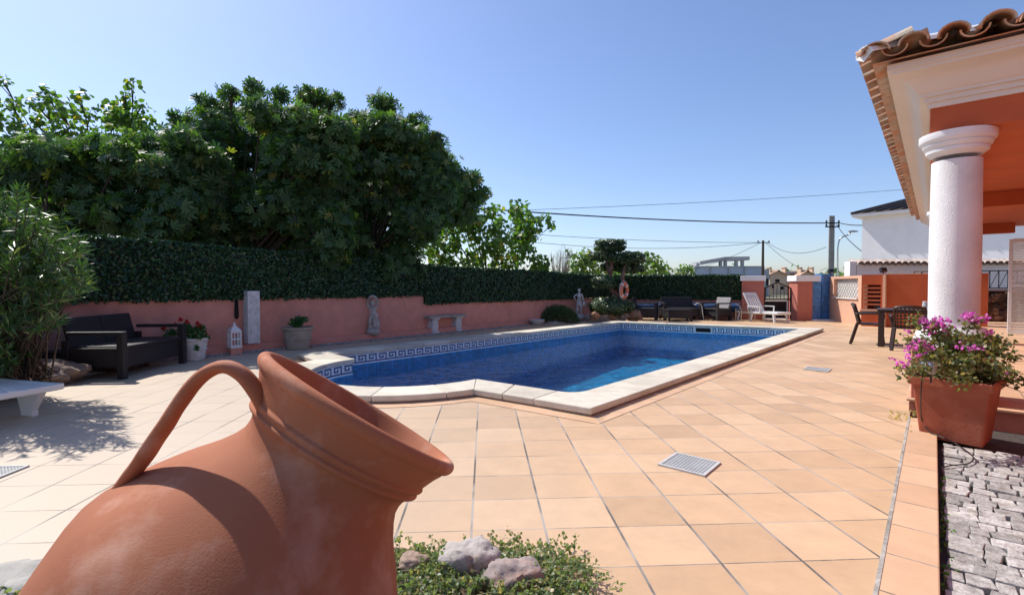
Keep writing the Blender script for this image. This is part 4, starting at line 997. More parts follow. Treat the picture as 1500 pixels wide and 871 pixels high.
# bowl
c=Vector((*at(787,14.85),0)); t=thing('stone_bowl','shallow pale stone bowl on the gravel left of the parasol base','bowl',(c.x,c.y+.15,0)); mb=MB(); mb.lathe([(.12,0),(.14,.02),(.20,.09),(.235,.14),(.235,.16),(.20,.15),(.0,.10)],28); mb.build('bowl',M_STONEW,t,local=True,smooth=40)
c=Vector((*at(814,15.6),0)); t=thing('parasol_base','round pale parasol base with a short upright pole','parasol base',(c.x,c.y+.1,0)); mb=MB(); mb.lathe([(.30,0),(.32,.02),(.32,.05),(.10,.075),(0,.08)],32); mb.build('base',M_STONEW,t,local=True,smooth=40)
mb=MB(); mb.lathe([(.025,.07),(.025,.36),(.0,.36)],12); mb.build('pole',M_METAL,t,local=True)
# ============================================================ sculptures
def skinned(joints,edges,name,m,parent,root):
    import bmesh
    me=bpy.data.meshes.new(name); ks=list(joints); bm=bmesh.new(); bm.verts.layers.skin.verify(); vs=[bm.verts.new(joints[k_][0]) for k_ in ks]
    for a,b in edges: bm.edges.new((vs[ks.index(a)],vs[ks.index(b)]))
    ly=bm.verts.layers.skin.verify()
    for v,k_ in zip(vs,ks):
        r=joints[k_][1]; r=(r,r) if isinstance(r,(int,float)) else r; v[ly].radius=r; v[ly].use_root=(k_==root)
    bm.to_mesh(me); bm.free()
    o=bpy.data.objects.new(name,me); COL.objects.link(o); me.materials.append(m); o.parent=parent; _M[o.name]=_M[parent.name]
    md=o.modifiers.new('skin','SKIN'); md.use_smooth_shade=True; md.use_x_symmetry=False
    o.modifiers.new('sub','SUBSURF').levels=2; o.modifiers['sub'].render_levels=2
    return o
def head(mb,c,r,fwd):
    """sculpted head: skull, brow, nose, chin, curls"""
    c=Vector(c); f=Vector(fwd).normalized(); s=f.cross(Vector((0,0,1)))
    mb.blob(c,(r*.85,r*.9,r*1.12),2,.04,3); mb.blob(c+f*r*.9-Vector((0,0,r*.12)),(r*.16,r*.16,r*.25),1,.05,2); mb.blob(c+f*r*.62-Vector((0,0,r*.75)),(r*.32,r*.32,r*.24),1,.05,2)
    for k_ in (-1,1): mb.blob(c+s*r*.9*k_-Vector((0,0,.1*r)),(r*.16,r*.16,r*.25),1,.05,2)
    for i in range(34):
        a=random.random()*6.28; z=random.uniform(.15,1.0); d_=Vector((math.cos(a)*math.sqrt(1-z*z)*.9,math.sin(a)*math.sqrt(1-z*z)*.9,z*1.1))
        if d_.dot(f)>.65 and z<.6: continue
        mb.blob(c+d_*r*.95,(r*.22,)*3,i,.2,1)
# standing man: 1.0 m, facing local -y
c=Vector((*at(849,16.6),0)); t=thing('garden_statue','white stone statue of a standing youth with hand on hip, left of the topiary','statue',(c.x,c.y+.1,.08),R(-10))
mb=MB(); mb.blob((0,0,.05),(.20,.17,.10),4,.15,3); mb.build('base',M_STONEW,t,local=True,smooth=True)
J={'pel':((0,0,.58),(.075,.06)),'wai':((.005,0,.66),(.060,.048)),'che':((0,-.005,.77),(.080,.058)),'nek':((0,0,.865),.030),'hd':((0,-.01,.93),.035),
 'ls':((-.095,0,.825),.034),'le':((-.18,.0,.72),.026),'lh':((-.10,-.04,.62),.022),'rs':((.095,0,.825),.034),'re':((.125,.0,.70),.026),'rh':((.15,-.03,.58),.022),
 'lhip':((-.045,0,.54),.052),'lk':((-.05,-.02,.33),.034),'la':((-.055,0,.12),.024),'lt':((-.06,-.06,.09),.022),'rhip':((.045,0,.54),.052),'rk':((.065,-.05,.34),.034),'ra':((.075,.0,.13),.024),'rt':((.085,-.06,.09),.022)}
E=[('pel','wai'),('wai','che'),('che','nek'),('nek','hd'),('che','ls'),('ls','le'),('le','lh'),('che','rs'),('rs','re'),('re','rh'),('pel','lhip'),('lhip','lk'),('lk','la'),('la','lt'),('pel','rhip'),('rhip','rk'),('rk','ra'),('ra','rt')]
skinned(J,E,'figure',M_STONEW,t,'pel')
mb=MB(); head(mb,(0,-.012,.955),.058,(0,-1,0)); mb.build('head',M_STONEW,t,local=True,smooth=True)
mb=MB(); mb.lathe([(.085,.50),(.10,.42),(.095,.47),(.088,.60),(.08,.62)],14,sy=.75,cap=False); mb.blob((.17,-.04,.50),(.055,.05,.085),6,.3,3); mb.blob((-.07,.06,.30),(.05,.05,.24),7,.35,3); mb.tube([(-.10,.0,.80),(.0,-.07,.74),(.08,-.06,.64),(.09,0,.58)],.022,8); mb.build('drapery',M_STONEW,t,local=True,smooth=True)
# cherub holding up a shell: .86 m
M_STC=mat('weathered_stone',(.50,.46,.42),.9,.2,12,.5,50,col2=(.30,.27,.24),c2scale=8)
t=thing('garden_statue','weathered stone statue of a child with both arms raised, left of the bench','statue',LW(3.25,.14,.13),R(-12))
mb=MB(); mb.blob((0,0,.05),(.15,.12,.09),4,.2,3); mb.blob((.06,.03,.20),(.09,.07,.16),9,.3,3); mb.blob((-.07,.02,.16),(.07,.06,.12),10,.3,3); mb.build('base',M_STC,t,local=True,smooth=True)
J={'pel':((0,0,.40),(.068,.055)),'wai':((.0,0,.46),(.060,.050)),'che':((0,0,.545),(.065,.05)),'nek':((0,0,.60),.03),'hd':((0,-.01,.65),.035),
 'ls':((-.07,0,.575),.032),'le':((-.13,.0,.66),.026),'lh':((-.10,-.01,.765),.022),'rs':((.07,0,.575),.032),'re':((.13,.0,.67),.026),'rh':((.10,-.01,.77),.022),
 'lhip':((-.04,0,.37),.05),'lk':((-.045,-.05,.25),.038),'la':((-.05,0,.11),.026),'lt':((-.05,-.05,.08),.024),'rhip':((.04,0,.37),.05),'rk':((.055,-.04,.25),.038),'ra':((.06,.01,.11),.026),'rt':((.07,-.04,.08),.024)}
skinned(J,E,'figure',M_STC,t,'pel')
mb=MB(); head(mb,(0,-.015,.68),.062,(0,-1,0)); mb.build('head',M_STC,t,local=True,smooth=True)
mb=MB(); mb.tube([(-.10,-.01,.77),(-.05,-.01,.82),(0,-.01,.835),(.05,-.01,.82),(.10,-.01,.775)],[.03,.032,.035,.032,.03],8); mb.build('shell',M_STC,t,local=True,smooth=True); mb=MB(); mb.blob((.07,.0,.35),(.05,.05,.13),7,.35,3); mb.build('drapery',M_STC,t,local=True,smooth=True)
# ============================================================ trees
M_FIG=leafmat('fig_leaf',(.028,.065,.028),(.085,.155,.05),(.24,.22,.05),trans=.32,rough=.55,thr=.97,tc=(2.6,3.0,.8))
M_FIG2=leafmat('mulberry_leaf',(.045,.10,.025),(.11,.20,.045),(.30,.26,.05),trans=.42,rough=.4,thr=.96,tc=(2.4,2.6,.7))
M_PALE=leafmat('pale_leaf',(.06,.12,.03),(.14,.22,.06),(.22,.22,.06),trans=.4,thr=.9)
def tree(label,name,cat,base,clumps,dens,size,tmpl,m,tr=.12,inner=.5,group=None,jit=.45,extra=0):
    t=thing(name,label,cat,base,group=group); mb=MB(); b=Vector(base); 
    cs=[(Vector(D(x,y,d)),r) for x,y,r,d in clumps]
    ce=sum((c for c,_ in cs),Vector((0,0,0)))/len(cs)
    f=b.lerp(ce,.45); f.z=max(b.z+.5,f.z*.75)
    mb.tube([b,b.lerp(f,.5)+Vector((.05,0,0)),f],[tr*1.25,tr,tr*.8],10)
    for c,r in cs:
        mid=f.lerp(c,.5)+Vector((random.uniform(-.15,.15),random.uniform(-.15,.15),random.uniform(-.05,.2))); mb.tube([f,mid,c],[tr*.25,tr*.16,tr*.05],5)
        for k in range(3):
            d_=Vector((random.gauss(0,1),random.gauss(0,1),random.gauss(.4,.8))).normalized()*r*.9; mb.tube([c.lerp(mid,.2),c+d_*.6,c+d_],[tr*.12,tr*.07,tr*.03],5)
    mb.build('trunk',M_BARK,t,smooth=True)
    cl=[(c.x,c.y,c.z,r,r*.95,r*.8) for c,r in cs]
    P,N_=clump_points(cl,dens,inner)
    leaves('crown',P,N_,size,tmpl,m,t,jit=jit); return t
def prof(xs,ytop,ybot,d,r,step=1.0,back=0):
    o=[]
    return o
random.seed(21)
def fill(poly_top,ybot,d0,d1,r):
    """clumps filling between the skyline samples and the hedge"""
    o=[]
    for (x0,y0),(x1,y1) in zip(poly_top[:-1],poly_top[1:]):
        n=max(1,int((x1-x0)/26))
        for i in range(n):
            x=x0+(x1-x0)*(i+.5)/n; yt=y0+(y1-y0)*(i+.5)/n; y=yt+r*700/d0*.75
            while y<ybot:
                d=random.uniform(d0,d1); o.append((x+random.uniform(-9,9),y+random.uniform(-6,6),r*random.uniform(.75,1.1),d)); y+=r*700/d0*.95
    return o
# big fig (right mass), middle fig, left fig
sky3=[(470,182),(505,188),(530,185),(560,158),(585,172),(615,190),(640,215),(660,232),(690,268),(706,300)]
sky2=[(250,196),(285,172),(320,152),(355,142),(395,152),(430,160),(452,150),(480,152),(500,170)]
sky1=[(-60,215),(0,222),(60,205),(130,196),(190,200),(250,196),(275,180)]
f3=[c for c in fill(sky3,398,11.2,12.8,.40) if not (c[0]>622 and c[1]>300+max(0,690-c[0])*.9)]+[(705,285,.22,12),(690,262,.22,12),(640,205,.22,12),(560,150,.25,12),(568,162,.25,12),(610,180,.25,12),(520,176,.25,12)]
tree('broad dark fig tree right of the tallest one, its crown sloping down to the right','fig_tree','tree',LW(4.0,-2.6,0),f3,640,.152,T_FIG,M_FIG,.16,group='fig trees behind the long hedge')
tree('tallest dark fig tree behind the middle of the long hedge','fig_tree','tree',LW(1.0,-3.0,0),fill(sky2,398,9.8,11.6,.42)+[(x,y,.2,11) for x,y in ((300,150),(338,136),(372,128),(410,140),(448,138),(465,142),(490,148),(262,178))],640,.152,T_FIG,M_FIG,.18,group='fig trees behind the long hedge')
tree('dark fig tree behind the hedge above the wicker sofa, lower than its neighbours','fig_tree','tree',LW(-1.5,-3.0,0),fill(sky1,385,8.8,10.4,.40),640,.145,T_FIG,M_FIG,.15,group='fig trees behind the long hedge')
skyL=[(-40,128),(0,140),(40,150),(75,135),(110,150),(150,160),(190,130),(205,150),(235,185)]
cl=fill(skyL,235,13,14.5,.36)+[(195,125,.22,13.5),(185,142,.2,13.5),(2,118,.2,13.5),(70,135,.22,13.5),(118,140,.2,13.5)]
tree('pale yellow-green tree with thin upright twigs behind the left fig tree','leafy_tree','tree',LW(1.0,-8.5,0),cl,240,.13,T_ROUND,M_FIG2,.12,inner=.3)
cl=fill([(625,345),(650,318),(680,305),(710,300),(745,300),(770,312),(790,318)],400,15.5,17,.42)+[(795,322,.25,16),(806,330,.18,16),(700,292,.3,16),(760,305,.3,16),(790,395,.3,16.5),(670,300,.3,16),(690,288,.25,16)]
cl=[c for c in cl if not (c[0]>775 and 335<c[1]<365)]
tree('bright green mulberry-like tree with a spreading branch right of the fig trees','leafy_tree','tree',LW(9.5,-2.4,0),cl,230,.15,T_ROUND,M_FIG2,.10,inner=.3)
cl=[(850,385,.7,26),(870,388,.8,26),(838,372,.25,26),(848,395,.7,26),(858,372,.4,26),(892,392,.7,26),(875,372,.4,26)]
tree('low yellow-green tree showing behind the topiary, left of it','leafy_tree','tree',(3.6,26,0),cl,110,.18,T_ROUND,M_PALE,.08,inner=.2,group='low trees beyond the rear hedge')
cl=[(940,390,.9,28),(958,385,.5,28),(965,395,.6,28),(950,376,.35,28),(975,395,.35,28),(928,385,.6,28)]
tree('low airy tree showing over the rear hedge, right of the topiary','leafy_tree','tree',(7.2,28,0),cl,100,.18,T_ROUND,M_PALE,.08,inner=.2,group='low trees beyond the rear hedge')
cl=[(1003,398,.6,34),(1010,396,.45,34),(995,401,.4,34)]
tree('small round green tree far behind the rear hedge beside the concrete building','leafy_tree','tree',(11.5,34,0),cl,100,.18,T_ROUND,M_PALE,.06,inner=.2,group='low trees beyond the rear hedge')
# bare shrub
t=thing('bare_shrub','bare twiggy grey shrub above the hedge between the green tree and the topiary','shrub',(*at(820,24),0)); mb=MB(); b=Vector((*at(820,24),0))
for i in range(70):
    e=Vector((*at(random.uniform(806,838),24+random.uniform(-.5,.5)),1.2+random.uniform(.8,1.9))); m_=b.lerp(e,.6)+Vector((random.uniform(-.1,.1),0,0)); mb.tube([b,m_,e],[.02,.012,.004],3,cap=False)
    for k in range(4):
        q=m_.lerp(e,random.random()); mb.tube([q,q+Vector((random.uniform(-.2,.2),random.uniform(-.1,.1),random.uniform(.05,.3)))],[.006,.003],3,cap=False)
mb.build('branches',mat('grey_twig',(.25,.22,.2),.9),t)
# hose green area in back hides horizon: scrub
# oleander bush left
t=thing('oleander_bush','bushy oleander with long narrow leaves at the left edge, over the rocks','bush',(-5.0,5.1,0)); b=Vector((-5.3,5.2,.1)); mb=MB(); P=[];UPS=[];Nn=[]
tips=[]
for i in range(760):
    # target region in picture space: left lobe
    x=random.uniform(-330,128); lim=270+max(0,(x-20))*.75+ (12*math.sin(x*.11)); y=random.uniform(lim, 475 if x>40 else 555)
    if x>95 and (y>430 or y<340): continue
    d=random.uniform(4.3,5.7); e=D(x,y,d); tips.append(e)
for i in range(230):  # unseen sprays beyond the left edge, added to shade the terrace
    tips.append(D(random.uniform(-430,-70),random.uniform(130,480),random.uniform(5.2,6.6)))
for e in tips:
    s=b+Vector((random.uniform(-1.4,.3),random.uniform(-.2,.2),random.uniform(0,.2))); m_=s.lerp(e,.55)+Vector((0,0,.12)); 
    mb.tube([s,m_,e],[.010,.007,.003],4,cap=False)
    ax=(e-m_).normalized()
    n=random.randint(30,46)
    for k in range(n):
        f=random.random()**.6; q=m_.lerp(e,.35+.65*f); r_=Vector((random.gauss(0,1),random.gauss(0,1),random.gauss(0,1))); r_=(r_-ax*r_.dot(ax)).normalized()
        P.append(tuple(q)); dd=(ax*.9+r_*.8+Vector((0,0,.15))); UPS.append(tuple(dd*2.2)); Nn.append((r_.x*.2,r_.y*.2,1))
mb.build('stems',M_BARK,t)
leaves('foliage',P,Nn,.11,T_LONG,leafmat('oleander_leaf',(.022,.06,.018),(.06,.13,.035),(.17,.22,.06),trans=.22,rough=.3,thr=.93),t,jit=.6,up=UPS)
# low dark raised bed and rocks under it
mb=MB(); p=G(60,535); mb.box((-7.2,6.9,.14),(3.6,.5,.28),rz=R(6)); tag(mb.build('log_edging',mat('dark_sleeper',(.05,.035,.03),.9,.3,10,.8,40)),'dark low timber edging in shade behind the rocks at the left','edging')
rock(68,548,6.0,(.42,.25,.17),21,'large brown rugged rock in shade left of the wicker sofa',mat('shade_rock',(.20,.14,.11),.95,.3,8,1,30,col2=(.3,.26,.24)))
rock(8,552,5.6,(.30,.22,.14),23,'grey rock at the left edge just above the white lounger end')
rock(-60,545,5.6,(.4,.25,.15),24,'grey rock at the far left behind the lounger')
# ============================================================ topiary
def pads(label,base,PD,trunks):
    t=thing('topiary_tree',label,'topiary',base); mb=MB()
    for tk in trunks: 
        pts=smooth_pts([D(x,y,d) for x,y,d in tk],4); n=len(pts); mb.tube(pts,[.10*(1-.55*i/n) for i in range(n)],8)
    mb.build('trunk',mat('topiary_bark',(.22,.13,.10),.95,.3,10,1,20),t,smooth=True)
    for i,(x,y,w_,h_,d,fl_) in enumerate(PD):
        c=D(x,y,d); rx=w_/2/720*d; rz_=h_/2/720*d
        n=int(9000*rx*(rx+rz_)*1.3); dd=rng.normal(size=(n,3)); dd/=np.linalg.norm(dd,axis=1)[:,None]
        if fl_: dd[:,2]=np.sign(dd[:,2])*np.abs(dd[:,2])**.5; 
        q=.72+.34*rng.uniform(0,1,n)
        lump=1+.08*np.sin(dd[:,0]*9+i)+.07*np.sin(dd[:,1]*8)
        P=np.array(c)+dd*np.array([rx,rx*.85,rz_])*(q*lump)[:,None]; N_=dd/np.array([rx,rx,rz_]); leaves('foliage_pad',P,N_,.055,T_ROUND,M_TOP,t,jit=.4)
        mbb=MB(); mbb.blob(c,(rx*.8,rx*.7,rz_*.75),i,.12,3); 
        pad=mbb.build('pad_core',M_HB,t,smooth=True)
    return t
M_TOP=leafmat('topiary_leaf',(.025,.055,.025),(.09,.14,.06),(.20,.26,.13),trans=.18,rough=.4,thr=.85)
pads('cloud-pruned topiary tree with flat leafy pads and an orange life ring hung on it',G(900,466),
 [(895,449,64,26,16.3,0),(889,414,40,16,16.3,1),(894,360,45,17,16.6,1),(884,375,40,13,16.5,1),(923,378,44,17,16.4,1),(922,393,40,13,16.7,1),(899,390,40,11,16.9,1),(872,411,12,9,16.2,0),(901,442,9,18,15.9,0)],
 [[(905,464,16.3),(908,440,16.4),(903,425,16.5),(893,400,16.6),(888,380,16.6)],[(905,455,16.3),(909,430,16.4),(912,405,16.4),(917,385,16.4)],[(893,400,16.6),(896,380,16.6),(895,365,16.6)],[(905,435,16.4),(890,418,16.3)]])
c=D(914,425,15.95); t=thing('life_ring','orange life ring hanging on the trunk of the topiary tree','life ring',c)
mb=MB(); vs=[]; nU,nV=40,14; yaw=R(52)
for i in range(nU):
    a=2*math.pi*i/nU
    for j in range(nV):
        b_=2*math.pi*j/nV; r_=.225+.062*math.cos(b_); x=r_*math.cos(a); z=r_*math.sin(a); y=.062*math.sin(b_); vs.append((x*math.cos(yaw)-y*math.sin(yaw),x*math.sin(yaw)+y*math.cos(yaw),z))
mb.add(vs,[(i*nV+j,((i+1)%nU)*nV+j,((i+1)%nU)*nV+(j+1)%nV,i*nV+(j+1)%nV) for i in range(nU) for j in range(nV)])
mb.build('ring',mat('orange_vinyl',(.70,.17,.08),.5,.06,5,col2=(.6,.2,.12)),t,local=True,smooth=True)
mb=MB(); vs=[]
for a0_ in (45,135,225,315):
    m_=Matrix.Rotation(yaw,4,'Z')@Matrix.Rotation(R(a0_),4,'Y')@Matrix.Translation((.225,0,0)); mb.lathe([(.066,-.03),(.066,.03)],14,m_,cap=False)
mb.build('bands',M_WPLAS,t,local=True,smooth=True)
mb=MB(); pts=[(0.31*math.cos(R(a))*math.cos(yaw),0.31*math.cos(R(a))*math.sin(yaw),.31*math.sin(R(a))) for a in range(0,361,15)]; mb.tube(pts,.006,5); mb.build('rope',M_WPLAS,t,local=True)
# grassy bush
c=Vector((*at(820,15.3),0)); t=thing('grassy_bush','low rounded dark green bush of narrow leaves behind the parasol base','bush',(c.x,c.y+.6,0))
P=[];UP=[]
for i in range(5200):
    a=random.random()*6.28; e=random.random()**.5; rr=.62*e; z=.50*math.sqrt(max(0,1-e*e))*random.uniform(.5,1.05)
    P.append((c.x+rr*math.cos(a),c.y+.6+rr*.7*math.sin(a),z)); UP.append((math.cos(a)*1.2,math.sin(a)*1.2,1.0-e))
leaves('foliage',P,None,.13,T_LONG,leafmat('bush_leaf',(.05,.085,.04),(.12,.17,.08),trans=.25),t,up=UP)
# red-brown shrub behind it
P,N_=clump_points([(c.x+.35,c.y+1.0,.85,.45,.3,.22),(c.x+.1,c.y+1.0,.7,.3,.2,.2)],700,.2)
# stones round the topiary foot
for i,(x,y,s_) in enumerate(((872,465,.16),(885,466,.13),(897,466,.17),(912,465,.20),(928,465,.26),(862,467,.12))):
    names=['small grey rock','small pale rock','brownish rock','round tan rock','broad reddish rock','tiny grey rock']
    posn=['second from the left','third from the left','fourth from the left','just left of the broad reddish one','nearest the far left armchair','nearest the statue']
    rr=rock(x,y-3,15.9+.1*i,(s_,s_*.8,s_*.75),30+i,names[i]+' at the foot of the topiary, '+posn[i],M_ROCK if i%2 else mat('tan_rock',(.36,.2,.12),.9,.25,8,.8,30),group='rocks round the topiary foot')
# ============================================================ background buildings
def ub(mb,x0,x1,y0,y1,Y,dy): # box spanning pixels at depth Y
    a=D(x0,y1,Y); b_=D(x1,y0,Y); mb.boxb(a.x,b_.x,Y,Y+dy,a.z,b_.z)
t=thing('concrete_building','modern grey concrete building with a sloping roof slab, behind the rear hedge','building',(*at(1066,60),0))
mb=MB(); ub(mb,1018,1122,404,470,60,10); ub(mb,1018,1040,390.5,404,60.2,9); mb.build('wall',M_CONC,t)
mb=MB(); ub(mb,1017,1118,403,404.5,59.6,.4); ub(mb,1017,1120,389.5,390.6,59.6,.4)
for x in (1017,1041,1068,1091,1119): ub(mb,x,x+1,390,404,59.6,.4)
fr=mb.build('terrace_frame',M_CONC,t)
mb=MB(); ub(mb,1018,1119,390.6,403,59.8,.1); mb.build('glass_balustrade',M_GLASSB,t)
mb=MB(); 
a=D(1020,386,61);b_=D(1056,379.5,61); c_=D(1091,379,61)
mb.bar(a,b_,2.5,.45); mb.bar(b_,c_,2.5,.45)
ub(mb,1020,1024,385,391,60,2)
for x in (1055,1062,1078,1087): ub(mb,x,x+3.2,379,391,60,.5)
mb.build('roof_slab',M_CONC,t)
t=thing('grey_block','narrow grey building between the concrete building and the beige houses','building',(*at(1124,64),0))
mb=MB(); ub(mb,1112,1127,394,470,64,8); mb.build('wall',M_CONC,t); mb=MB(); ub(mb,1119,1122,408,418,63.9,.2); ub(mb,1122.8,1125.5,408,418,63.9,.2); mb.build('window',M_BLK,t)
def gable(label,x0,x1,ye,yp,Y,wins,grp='beige houses beyond the gate'):
    t=thing('beige_house',label,'house',(*at((x0+x1)/2,Y),0),group=grp)
    a=D(x0,470,Y);b_=D(x1,ye,Y);p=D((x0+x1)/2,yp,Y)
    mb=MB(); mb.add([(a.x,Y,a.z),(b_.x,Y,a.z),(b_.x,Y,b_.z),(p.x,Y,p.z-.1),(a.x,Y,b_.z)]+[(a.x,Y+9,a.z),(b_.x,Y+9,a.z),(b_.x,Y+9,b_.z),(p.x,Y+9,p.z-.1),(a.x,Y+9,b_.z)],[(0,1,2,3,4),(9,8,7,6,5),(0,5,6,1),(1,6,7,2),(2,7,8,3),(3,8,9,4),(4,9,5,0)]); mb.build('wall',M_SAND,t)
    mb=MB(); e=.35
    mb.bar((p.x,Y-.3,p.z),(p.x,Y+9.3,p.z),.3,.2)
    for q in (a.x-e,b_.x+e): mb.add([(p.x,Y-.3,p.z+.05),(p.x,Y+9.3,p.z+.05),(q,Y+9.3,b_.z-.12),(q,Y-.3,b_.z-.12),(p.x,Y-.3,p.z-.12),(p.x,Y+9.3,p.z-.12),(q,Y+9.3,b_.z-.3),(q,Y-.3,b_.z-.3)],[(0,1,2,3),(7,6,5,4),(0,3,7,4),(3,2,6,7)])
    rf=mb.build('roof',M_ROOF,t)
    for x in (x0+1,x1-2):
        mb=MB(); ub(mb,x,x+2.4,yp-4.5,ye,Y+.5,1); ub(mb,x-.5,x+2.9,yp-5.3,yp-4.4,Y+.4,1.2); mb.build('chimney',M_SAND,rf)
    for wx,wy,ww,wh in wins: mb=MB(); ub(mb,wx,wx+ww,wy,wy+wh,Y-.06,.12); mb.build('window',M_BLK,t)
    return t
gable('beige gabled house seen above the gate, with two chimneys',1127,1152,401,396.5,70,[(1136,409,6,4),(1131,418,3,4),(1144,419,4,5)])
gable('beige gabled house right of the other, above the wide white pillar cap',1172,1192,402,396.5,72,[(1178,407,4,4)])
t=thing('beige_house','flat-roofed beige house between the two gabled beige houses','house',(*at(1160,74),0),group='beige houses beyond the gate'); mb=MB(); ub(mb,1148,1178,399,470,74,9); mb.build('wall',M_SAND,t); mb=MB(); ub(mb,1149,1170,397,400,73.5,5); mb.build('roof_terrace',M_CONC,t); mb=MB(); ub(mb,1152,1157,404,408,73.9,.15); mb.build('window',M_BLK,t)
# white house
W0=D(1263,318,24); A0=Vector((W0.x,W0.y,0)); dv=Vector((.62,-.785,0)); du=Vector((.785,.62,0))
t=thing('white_house','white house with dark roof beyond the barbecue, behind the columns','house',A0)
def P2(a,b,z): q=A0+dv*a+du*b; return Vector((q.x,q.y,z))
zt_=W0.z
mb=MB(); mb.prism([P2(0,0,0),P2(13,0,0),P2(13,9,0),P2(0,9,0)],0,zt_); mb.build('wall',M_WPAINT,t)
mb=MB(); mb.prism([P2(-.35,-.35,0),P2(13.3,-.35,0),P2(13.3,9.3,0),P2(-.35,9.3,0)],zt_,zt_+.14); mb.build('eaves',M_WPAINT,t)
mb=MB(); q=[P2(-.4,-.4,zt_+.145),P2(13.4,-.4,zt_+.145),P2(13.4,9.4,zt_+.145),P2(-.4,9.4,zt_+.145),P2(5,4.5,zt_+2.1),P2(9,4.5,zt_+2.1)]
mb.add(q,[(0,1,5,4),(1,2,5),(2,3,4,5),(3,0,4),(3,2,1,0)]); rf=mb.build('roof',mat('dark_tiles',(.035,.03,.035),.7,.3,3,1,8),t)
mb=MB()
for i in range(26):
    s=-.35+i*.5; top=P2(5+4*i/25,4.45,zt_+2.05); 
    if i%1==0: mb.tube([P2(s,-.42,zt_+.19),P2(s*.6+2.8,2.0,zt_+1.15)],.05,6)
mb.build('ridge_ribs',M_ROOF if False else mat('roof_rib',(.05,.045,.05),.6),rf)
# white boundary wall with tile capping
t=thing('tile_capped_wall','low white wall topped by a row of pale clay tiles, in front of the white house','wall',(15,18,0))
a=D(1252,392,17.5); b_=Vector((21.0,17.0,0)); a0_=Vector((a.x,17.5,0)); dw=(b_-a0_).normalized(); L=(b_-a0_).length; aw=math.atan2(dw.y,dw.x)
mid=(a0_+b_)/2
mb=MB(); mb.box((mid.x,mid.y,.94),(L,.25,2.0),rz=aw); mb.build('wall',M_WPAINT,t)
mb=MB(); nw=Vector((-dw.y,dw.x,0))
for i in range(int(L/.21)):
    p=a0_+dw*(i*.21+.05)-nw*.28+Vector((0,0,1.97)); halfpipe(mb,p,(nw+Vector((0,0,.22))),.10,.09,.55,1); halfpipe(mb,p+dw*.105+Vector((0,0,-.02)),(nw+Vector((0,0,.22))),.07,.08,.5,-1)
M_RT2=mat('pale_roof_tile',(.50,.42,.36),.9,.2,8,.5,30,col2=(.3,.16,.1),c2scale=7,island=.25)
mb.build('tile_capping',M_RT2,t,smooth=50)
mb=MB(); q=a0_-dw*.15; mb.box((q.x,q.y,1.02),(.22,.32,2.05),rz=aw); mb.build('end_post',M_WPAINT,t)
# utility poles and wires
def pole(label,px,ytop,Y,w_,lamp=False):
    t=thing('utility_pole',label,'utility pole',(*at(px,Y),0),group='utility poles'); x=at(px,Y)[0]; zt=D(px,ytop,Y).z
    mb=MB(); 
    if lamp:
        for s in (-1,1): mb.bar((x+s*w_*.5,Y,0),(x+s*w_*.4,Y,zt),w_*.35,w_*.9)
        for i in range(22): mb.boxb(x-w_*.45,x+w_*.45,Y-w_*.3,Y+w_*.3,.3+i*zt/22.5,.3+i*zt/22.5+.10)
    else: mb.tube([(x,Y,0),(x,Y,zt)],[w_*.6,w_*.4],8)
    mb.build('pole',mat('pole_concrete',(.30,.29,.27),.9,.15,2) if lamp else M_BARK,t)
    mb=MB()
    for z in ((zt-.6,zt-.9) if lamp else (zt-.25,)):
        mb.bar((x-w_*2.3,Y-.1,z),(x+w_*2.3,Y-.1,z),.09,.09); 
        for s in (-2,2): mb.lathe([(.05,0),(.08,.08),(.05,.16),(0,.2)],8,Matrix.Translation((x+s*w_,Y-.1,z+.05)))
    mb.build('crossarm',M_BLACK,t)
    return t,x,zt
PT,PX,PZ=pole('tall pale latticed concrete utility pole with cables, left of the white house',1217,316,40,.25,True)
t,x2,z2=pole('slim dark utility pole further off, above the left gate pillar',1117,352,55,.30)
t=thing('street_lamp','slim curved street lamp mounted beside the concrete pole','street lamp',(PX+.45,39.8,0)); mb=MB()
mb.tube(smooth_pts([Vector((PX+.40,39.8,0)),Vector((PX+.40,39.8,3)),Vector((PX+.40,39.8,4.3)),Vector((PX+.6,39.8,5.0)),Vector((PX+1.2,39.7,5.3)),D(1246,339.5,39.5)],5),.055,8); mb.build('arm',M_METAL,t)
q=D(1250,338.8,39.5); mb=MB(); mb.blob(q,(.42,.14,.08),1,.05,3); mb.build('lamp_head',M_METAL,t)
def wire(label,p0,p1,sag,r,n=24):
    mb=MB(); mb.tube([p0.lerp(p1,i/n)-Vector((0,0,sag*4*(i/n)*(1-i/n))) for i in range(n+1)],r,5); o=mb.build('overhead_wire',M_BLACK); tag(o,label,'cable')
wire('thick black cable sagging from the trees to the concrete pole',D(700,305,30),Vector((PX-.6,39.9,PZ-.6)),.25,.045)
wire('thin high cable crossing the sky from the trees to the villa roof',D(640,312,46),D(1345,276,60),.3,.022)
wire('short cable from the concrete pole towards the white house eaves, uppermost',Vector((PX+.6,39.9,PZ-.6)),D(1290,327,30),.15,.035)
wire('cable dropping steeply from the concrete pole to the white house wall',Vector((PX+.3,39.9,PZ-.7)),D(1268,372,26),.2,.025)
wire('thin cable from the left end of the slim pole towards the trees, upper one',D(700,337,46),Vector((x2-.5,54.9,z2-.25)),.3,.022)
wire('thin cable from the slim pole towards the trees, lower one',D(700,345,46),Vector((x2-.3,54.9,z2-.25)),.9,.022)
wire('thin cable from the slim pole to the concrete pole',Vector((x2+.5,54.9,z2-.25)),Vector((PX-.5,39.9,4.3)),.8,.022)
wire('thin cable dropping from the slim pole behind the beige houses',Vector((x2+.3,54.9,z2-.3)),D(1195,402,60),.5,.022)
wire('thin cable from the slim pole to behind the rear hedge',Vector((x2-.4,54.9,z2-.3)),D(980,402,60),.5,.022)
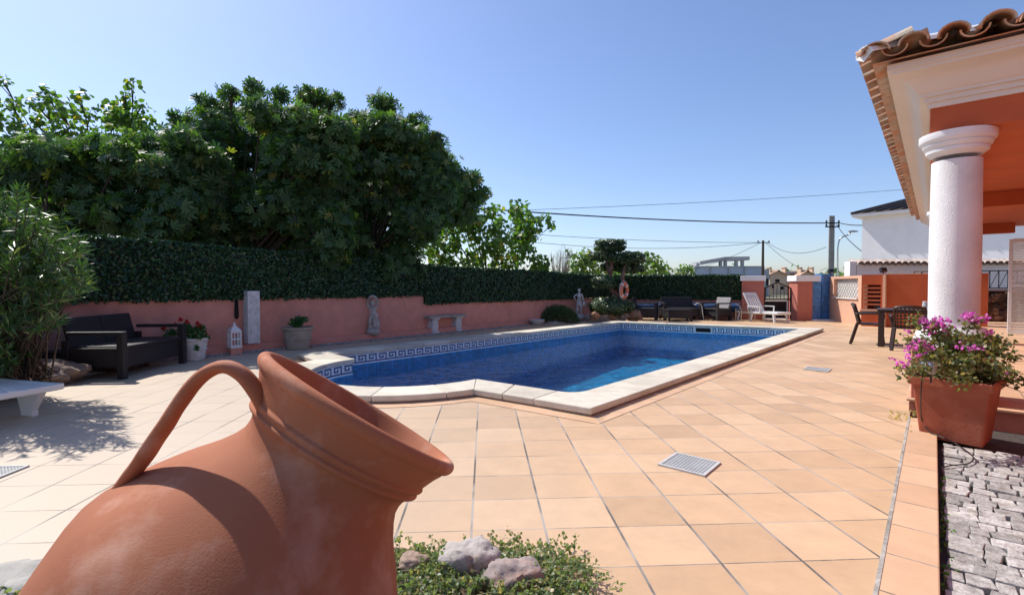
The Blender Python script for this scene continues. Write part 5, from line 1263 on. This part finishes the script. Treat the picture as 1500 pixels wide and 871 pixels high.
# dry bushes line far off to close the ground
P=[];
for i in range(9000):
    x=random.uniform(-70,75); y=random.uniform(78,95); P.append((x,y,abs(random.gauss(0,1))*1.3+.6*abs(math.sin(x*.2))))
struct(leaves('distant_scrub',P,None,1.0,T_ROUND,M_PALE),'stuff')
# ============================================================ light, sky, camera
SAZ=Vector((-.79,.61)).normalized(); SEL=R(51)
w=bpy.data.worlds.new('World'); scene.world=w; w.use_nodes=True; n_=w.node_tree.nodes; l=w.node_tree.links; n_.clear()
sk=n_.new('ShaderNodeTexSky'); sk.sky_type='NISHITA'; sk.sun_disc=False; sk.sun_elevation=SEL; sk.sun_rotation=math.atan2(SAZ.x,SAZ.y); sk.air_density=1.0; sk.dust_density=.85; sk.ozone_density=3.0; sk.altitude=0
bg=n_.new('ShaderNodeBackground'); bg.inputs[1].default_value=.15; o=n_.new('ShaderNodeOutputWorld'); tn=n_.new('ShaderNodeMix'); tn.data_type='RGBA'; tn.blend_type='MULTIPLY'; tn.inputs[0].default_value=1; tn.inputs[7].default_value=(.965,.97,1.09,1); l.new(sk.outputs[0],tn.inputs[6]); l.new(tn.outputs[2],bg.inputs[0]); l.new(bg.outputs[0],o.inputs[0])
sd=bpy.data.lights.new('sun','SUN'); sd.energy=5.0; sd.angle=R(.53); sd.color=(1,.95,.87); so_=bpy.data.objects.new('sun',sd); COL.objects.link(so_)
sv=Vector((SAZ.x*math.cos(SEL),SAZ.y*math.cos(SEL),math.sin(SEL))); so_.rotation_euler=sv.to_track_quat('Z','Y').to_euler(); so_.location=(-20,20,30)
cd=bpy.data.cameras.new('camera'); cd.sensor_width=36; cd.lens=36*F/1500; cd.clip_start=.03; cd.clip_end=4000
co=bpy.data.objects.new('camera',cd); COL.objects.link(co); co.location=(0,0,CAMZ); co.rotation_euler=(math.pi/2-PITCH,0,0); scene.camera=co
scene.render.engine='CYCLES'; scene.cycles.max_bounces=8; scene.cycles.transparent_max_bounces=12
scene.view_settings.view_transform='Standard'; scene.view_settings.look='None'; scene.view_settings.exposure=.1; scene.view_settings.gamma=1
